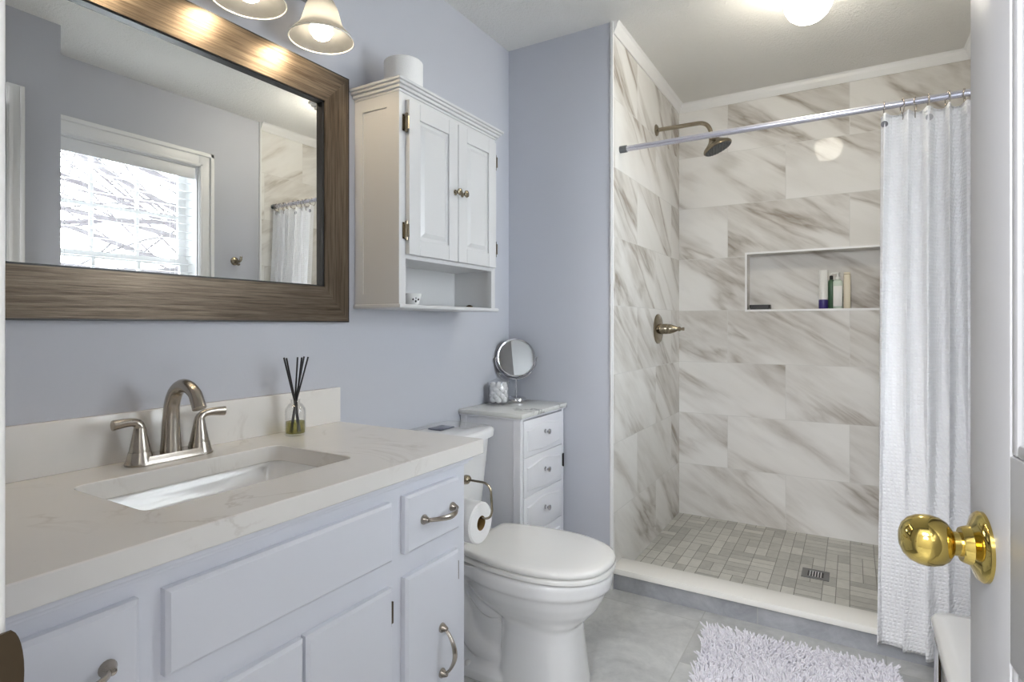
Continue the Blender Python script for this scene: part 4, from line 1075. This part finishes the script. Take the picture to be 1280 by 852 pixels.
# robe hook on the window wall
rh = thing('robe_hook', 'small nickel robe hook on the window wall, seen in the wall mirror', 'hook', (XW, 2.165, 1.53))
MB().lathe([(0.026, 0.0), (0.026, 0.004), (0.020, 0.009), (0.010, 0.013), (0.008, 0.02)], (XW-0.0005, 2.165, 1.53), (-1, 0, 0), 24).build('plate', M['dark_nickel'], rh)
m = MB().tube(bez((XW-0.015, 2.165, 1.53), (XW-0.05, 2.165, 1.52), (XW-0.065, 2.165, 1.525), (XW-0.068, 2.165, 1.555), 10), [0.008]*9+[0.007, 0.008], 10)
m.tube(bez((XW-0.015, 2.165, 1.525), (XW-0.03, 2.165, 1.505), (XW-0.045, 2.165, 1.50), (XW-0.05, 2.165, 1.512), 8), 0.006, 10)
m.build('hook_prong', M['dark_nickel'], rh)

# ------------------------------------------------------------------ bath mat
bmat = thing('bath_mat', 'shaggy light grey chenille bath mat on the floor before the shower', 'mat', (1.25, 2.05, 0))
ang = math.radians(6.0); ca, sa = math.cos(ang), math.sin(ang)
mc = Vector((1.258, 1.985, 0)); hw_, hh_ = 0.290, 0.235
def mp(u, v, z): return Vector((mc.x+u*ca-v*sa, mc.y+u*sa+v*ca, z))
MB().loft([[mp(a, bq, z) for a, bq in rrect(-hw_+0.008, hw_-0.008, -hh_+0.008, hh_-0.008, 0.03)] for z in (0.001, 0.010)]).build('backing', M['chenille'], bmat, 0)
rng = random.Random(5)
vs = []; fs = []
def tuft(base, tip, r):
    d = (tip-base).normalized(); u = d.orthogonal().normalized(); w = d.cross(u)
    b0 = len(vs); n = 5
    for t_, k_ in ((0.0, 0.85), (0.45, 1.05), (0.85, 0.95), (0.98, 0.5)):
        c = base.lerp(tip, t_)
        for j in range(n):
            a = 2*PI*j/n; vs.append(tuple(c+(u*math.cos(a)+w*math.sin(a))*r*k_))
    for i in range(3):
        for j in range(n):
            k_ = (j+1) % n; fs.append((b0+i*n+j, b0+i*n+k_, b0+(i+1)*n+k_, b0+(i+1)*n+j))
    fs.append(tuple(b0+3*n+j for j in range(n)))
sp_ = 0.0074
nx, ny_ = int(2*hw_/sp_), int(2*hh_/sp_)
for i in range(nx+1):
    for j in range(ny_+1):
        u = -hw_+2*hw_*i/nx+rng.gauss(0, 0.002); v = -hh_+2*hh_*j/ny_+rng.gauss(0, 0.002)
        lean = Vector((rng.gauss(0, 0.010), rng.gauss(-0.003, 0.010), 0))
        ex = 0.006*((abs(u)/hw_)**8)*math.copysign(1, u); ey = 0.006*((abs(v)/hh_)**8)*math.copysign(1, v)
        # wind-swept clumps
        cl_ = Vector((math.sin(u*17+v*9)*0.007, math.cos(v*19-u*7)*0.007, 0))
        h = rng.uniform(0.017, 0.027)
        b_ = mp(u*0.985, v*0.985, 0.008); tp = mp(u*0.985+lean.x+ex+cl_.x, v*0.985+lean.y+ey+cl_.y, 0.008+h)
        tuft(b_, tp, rng.uniform(0.0026, 0.0035))
pm_ = bpy.data.meshes.new('pile'); pm_.from_pydata([tuple(Vector(v)-bmat.location) for v in vs], [], fs)
for pl in pm_.polygons: pl.use_smooth = True
pm_.materials.append(M['chenille'])
po = bpy.data.objects.new('pile', pm_); COL.objects.link(po); po.parent = bmat; po['kind'] = 'stuff'

# ------------------------------------------------------------------ white-topped bin
hp = thing('waste_bin', 'white-topped bin with dark side and chrome frame beside the shower curtain', 'bin', (1.73, 1.5, 0))
def rr4(x0, x1, y0, y1, r, z): return [(a, bq, z) for a, bq in rrect(x0, x1, y0, y1, r, 6)]
BX0, BX1, BY0, BY1 = 1.577, 1.870, 1.27, 1.785
MB().loft([rr4(BX0+0.022, BX1-0.01, BY0+0.02, BY1-0.022, 0.03, z) for z in (0.03, 0.392)]).build('bin_body', M['bronze'], hp)
MB().loft([rr4(BX0+0.004, BX1, BY0, BY1-0.003, 0.035, 0.3925), rr4(BX0, BX1, BY0, BY1, 0.04, 0.400), rr4(BX0, BX1, BY0, BY1, 0.04, 0.410), rr4(BX0+0.006, BX1-0.006, BY0+0.006, BY1-0.006, 0.04, 0.419), rr4(BX0+0.03, BX1-0.03, BY0+0.03, BY1-0.03, 0.03, 0.422)]).build('bin_lid', M['seat'], hp, 50)
m = MB()
loop = rr4(BX0+0.012, BX1-0.004, BY0+0.01, BY1-0.012, 0.03, 0.365)
m.tube(loop, 0.006, 8, closed=True)
m.tube([(a, bq, 0.02) for a, bq, z in loop], 0.006, 8, closed=True)
for px, py in ((BX0+0.016, BY0+0.016), (BX0+0.016, BY1-0.018), (BX1-0.010, BY0+0.016), (BX1-0.010, BY1-0.018)):
    m.cyl((px, py, 0.0), (px, py, 0.3922), 0.008, n=12)
m.build('chrome_frame', M['chrome'], hp)
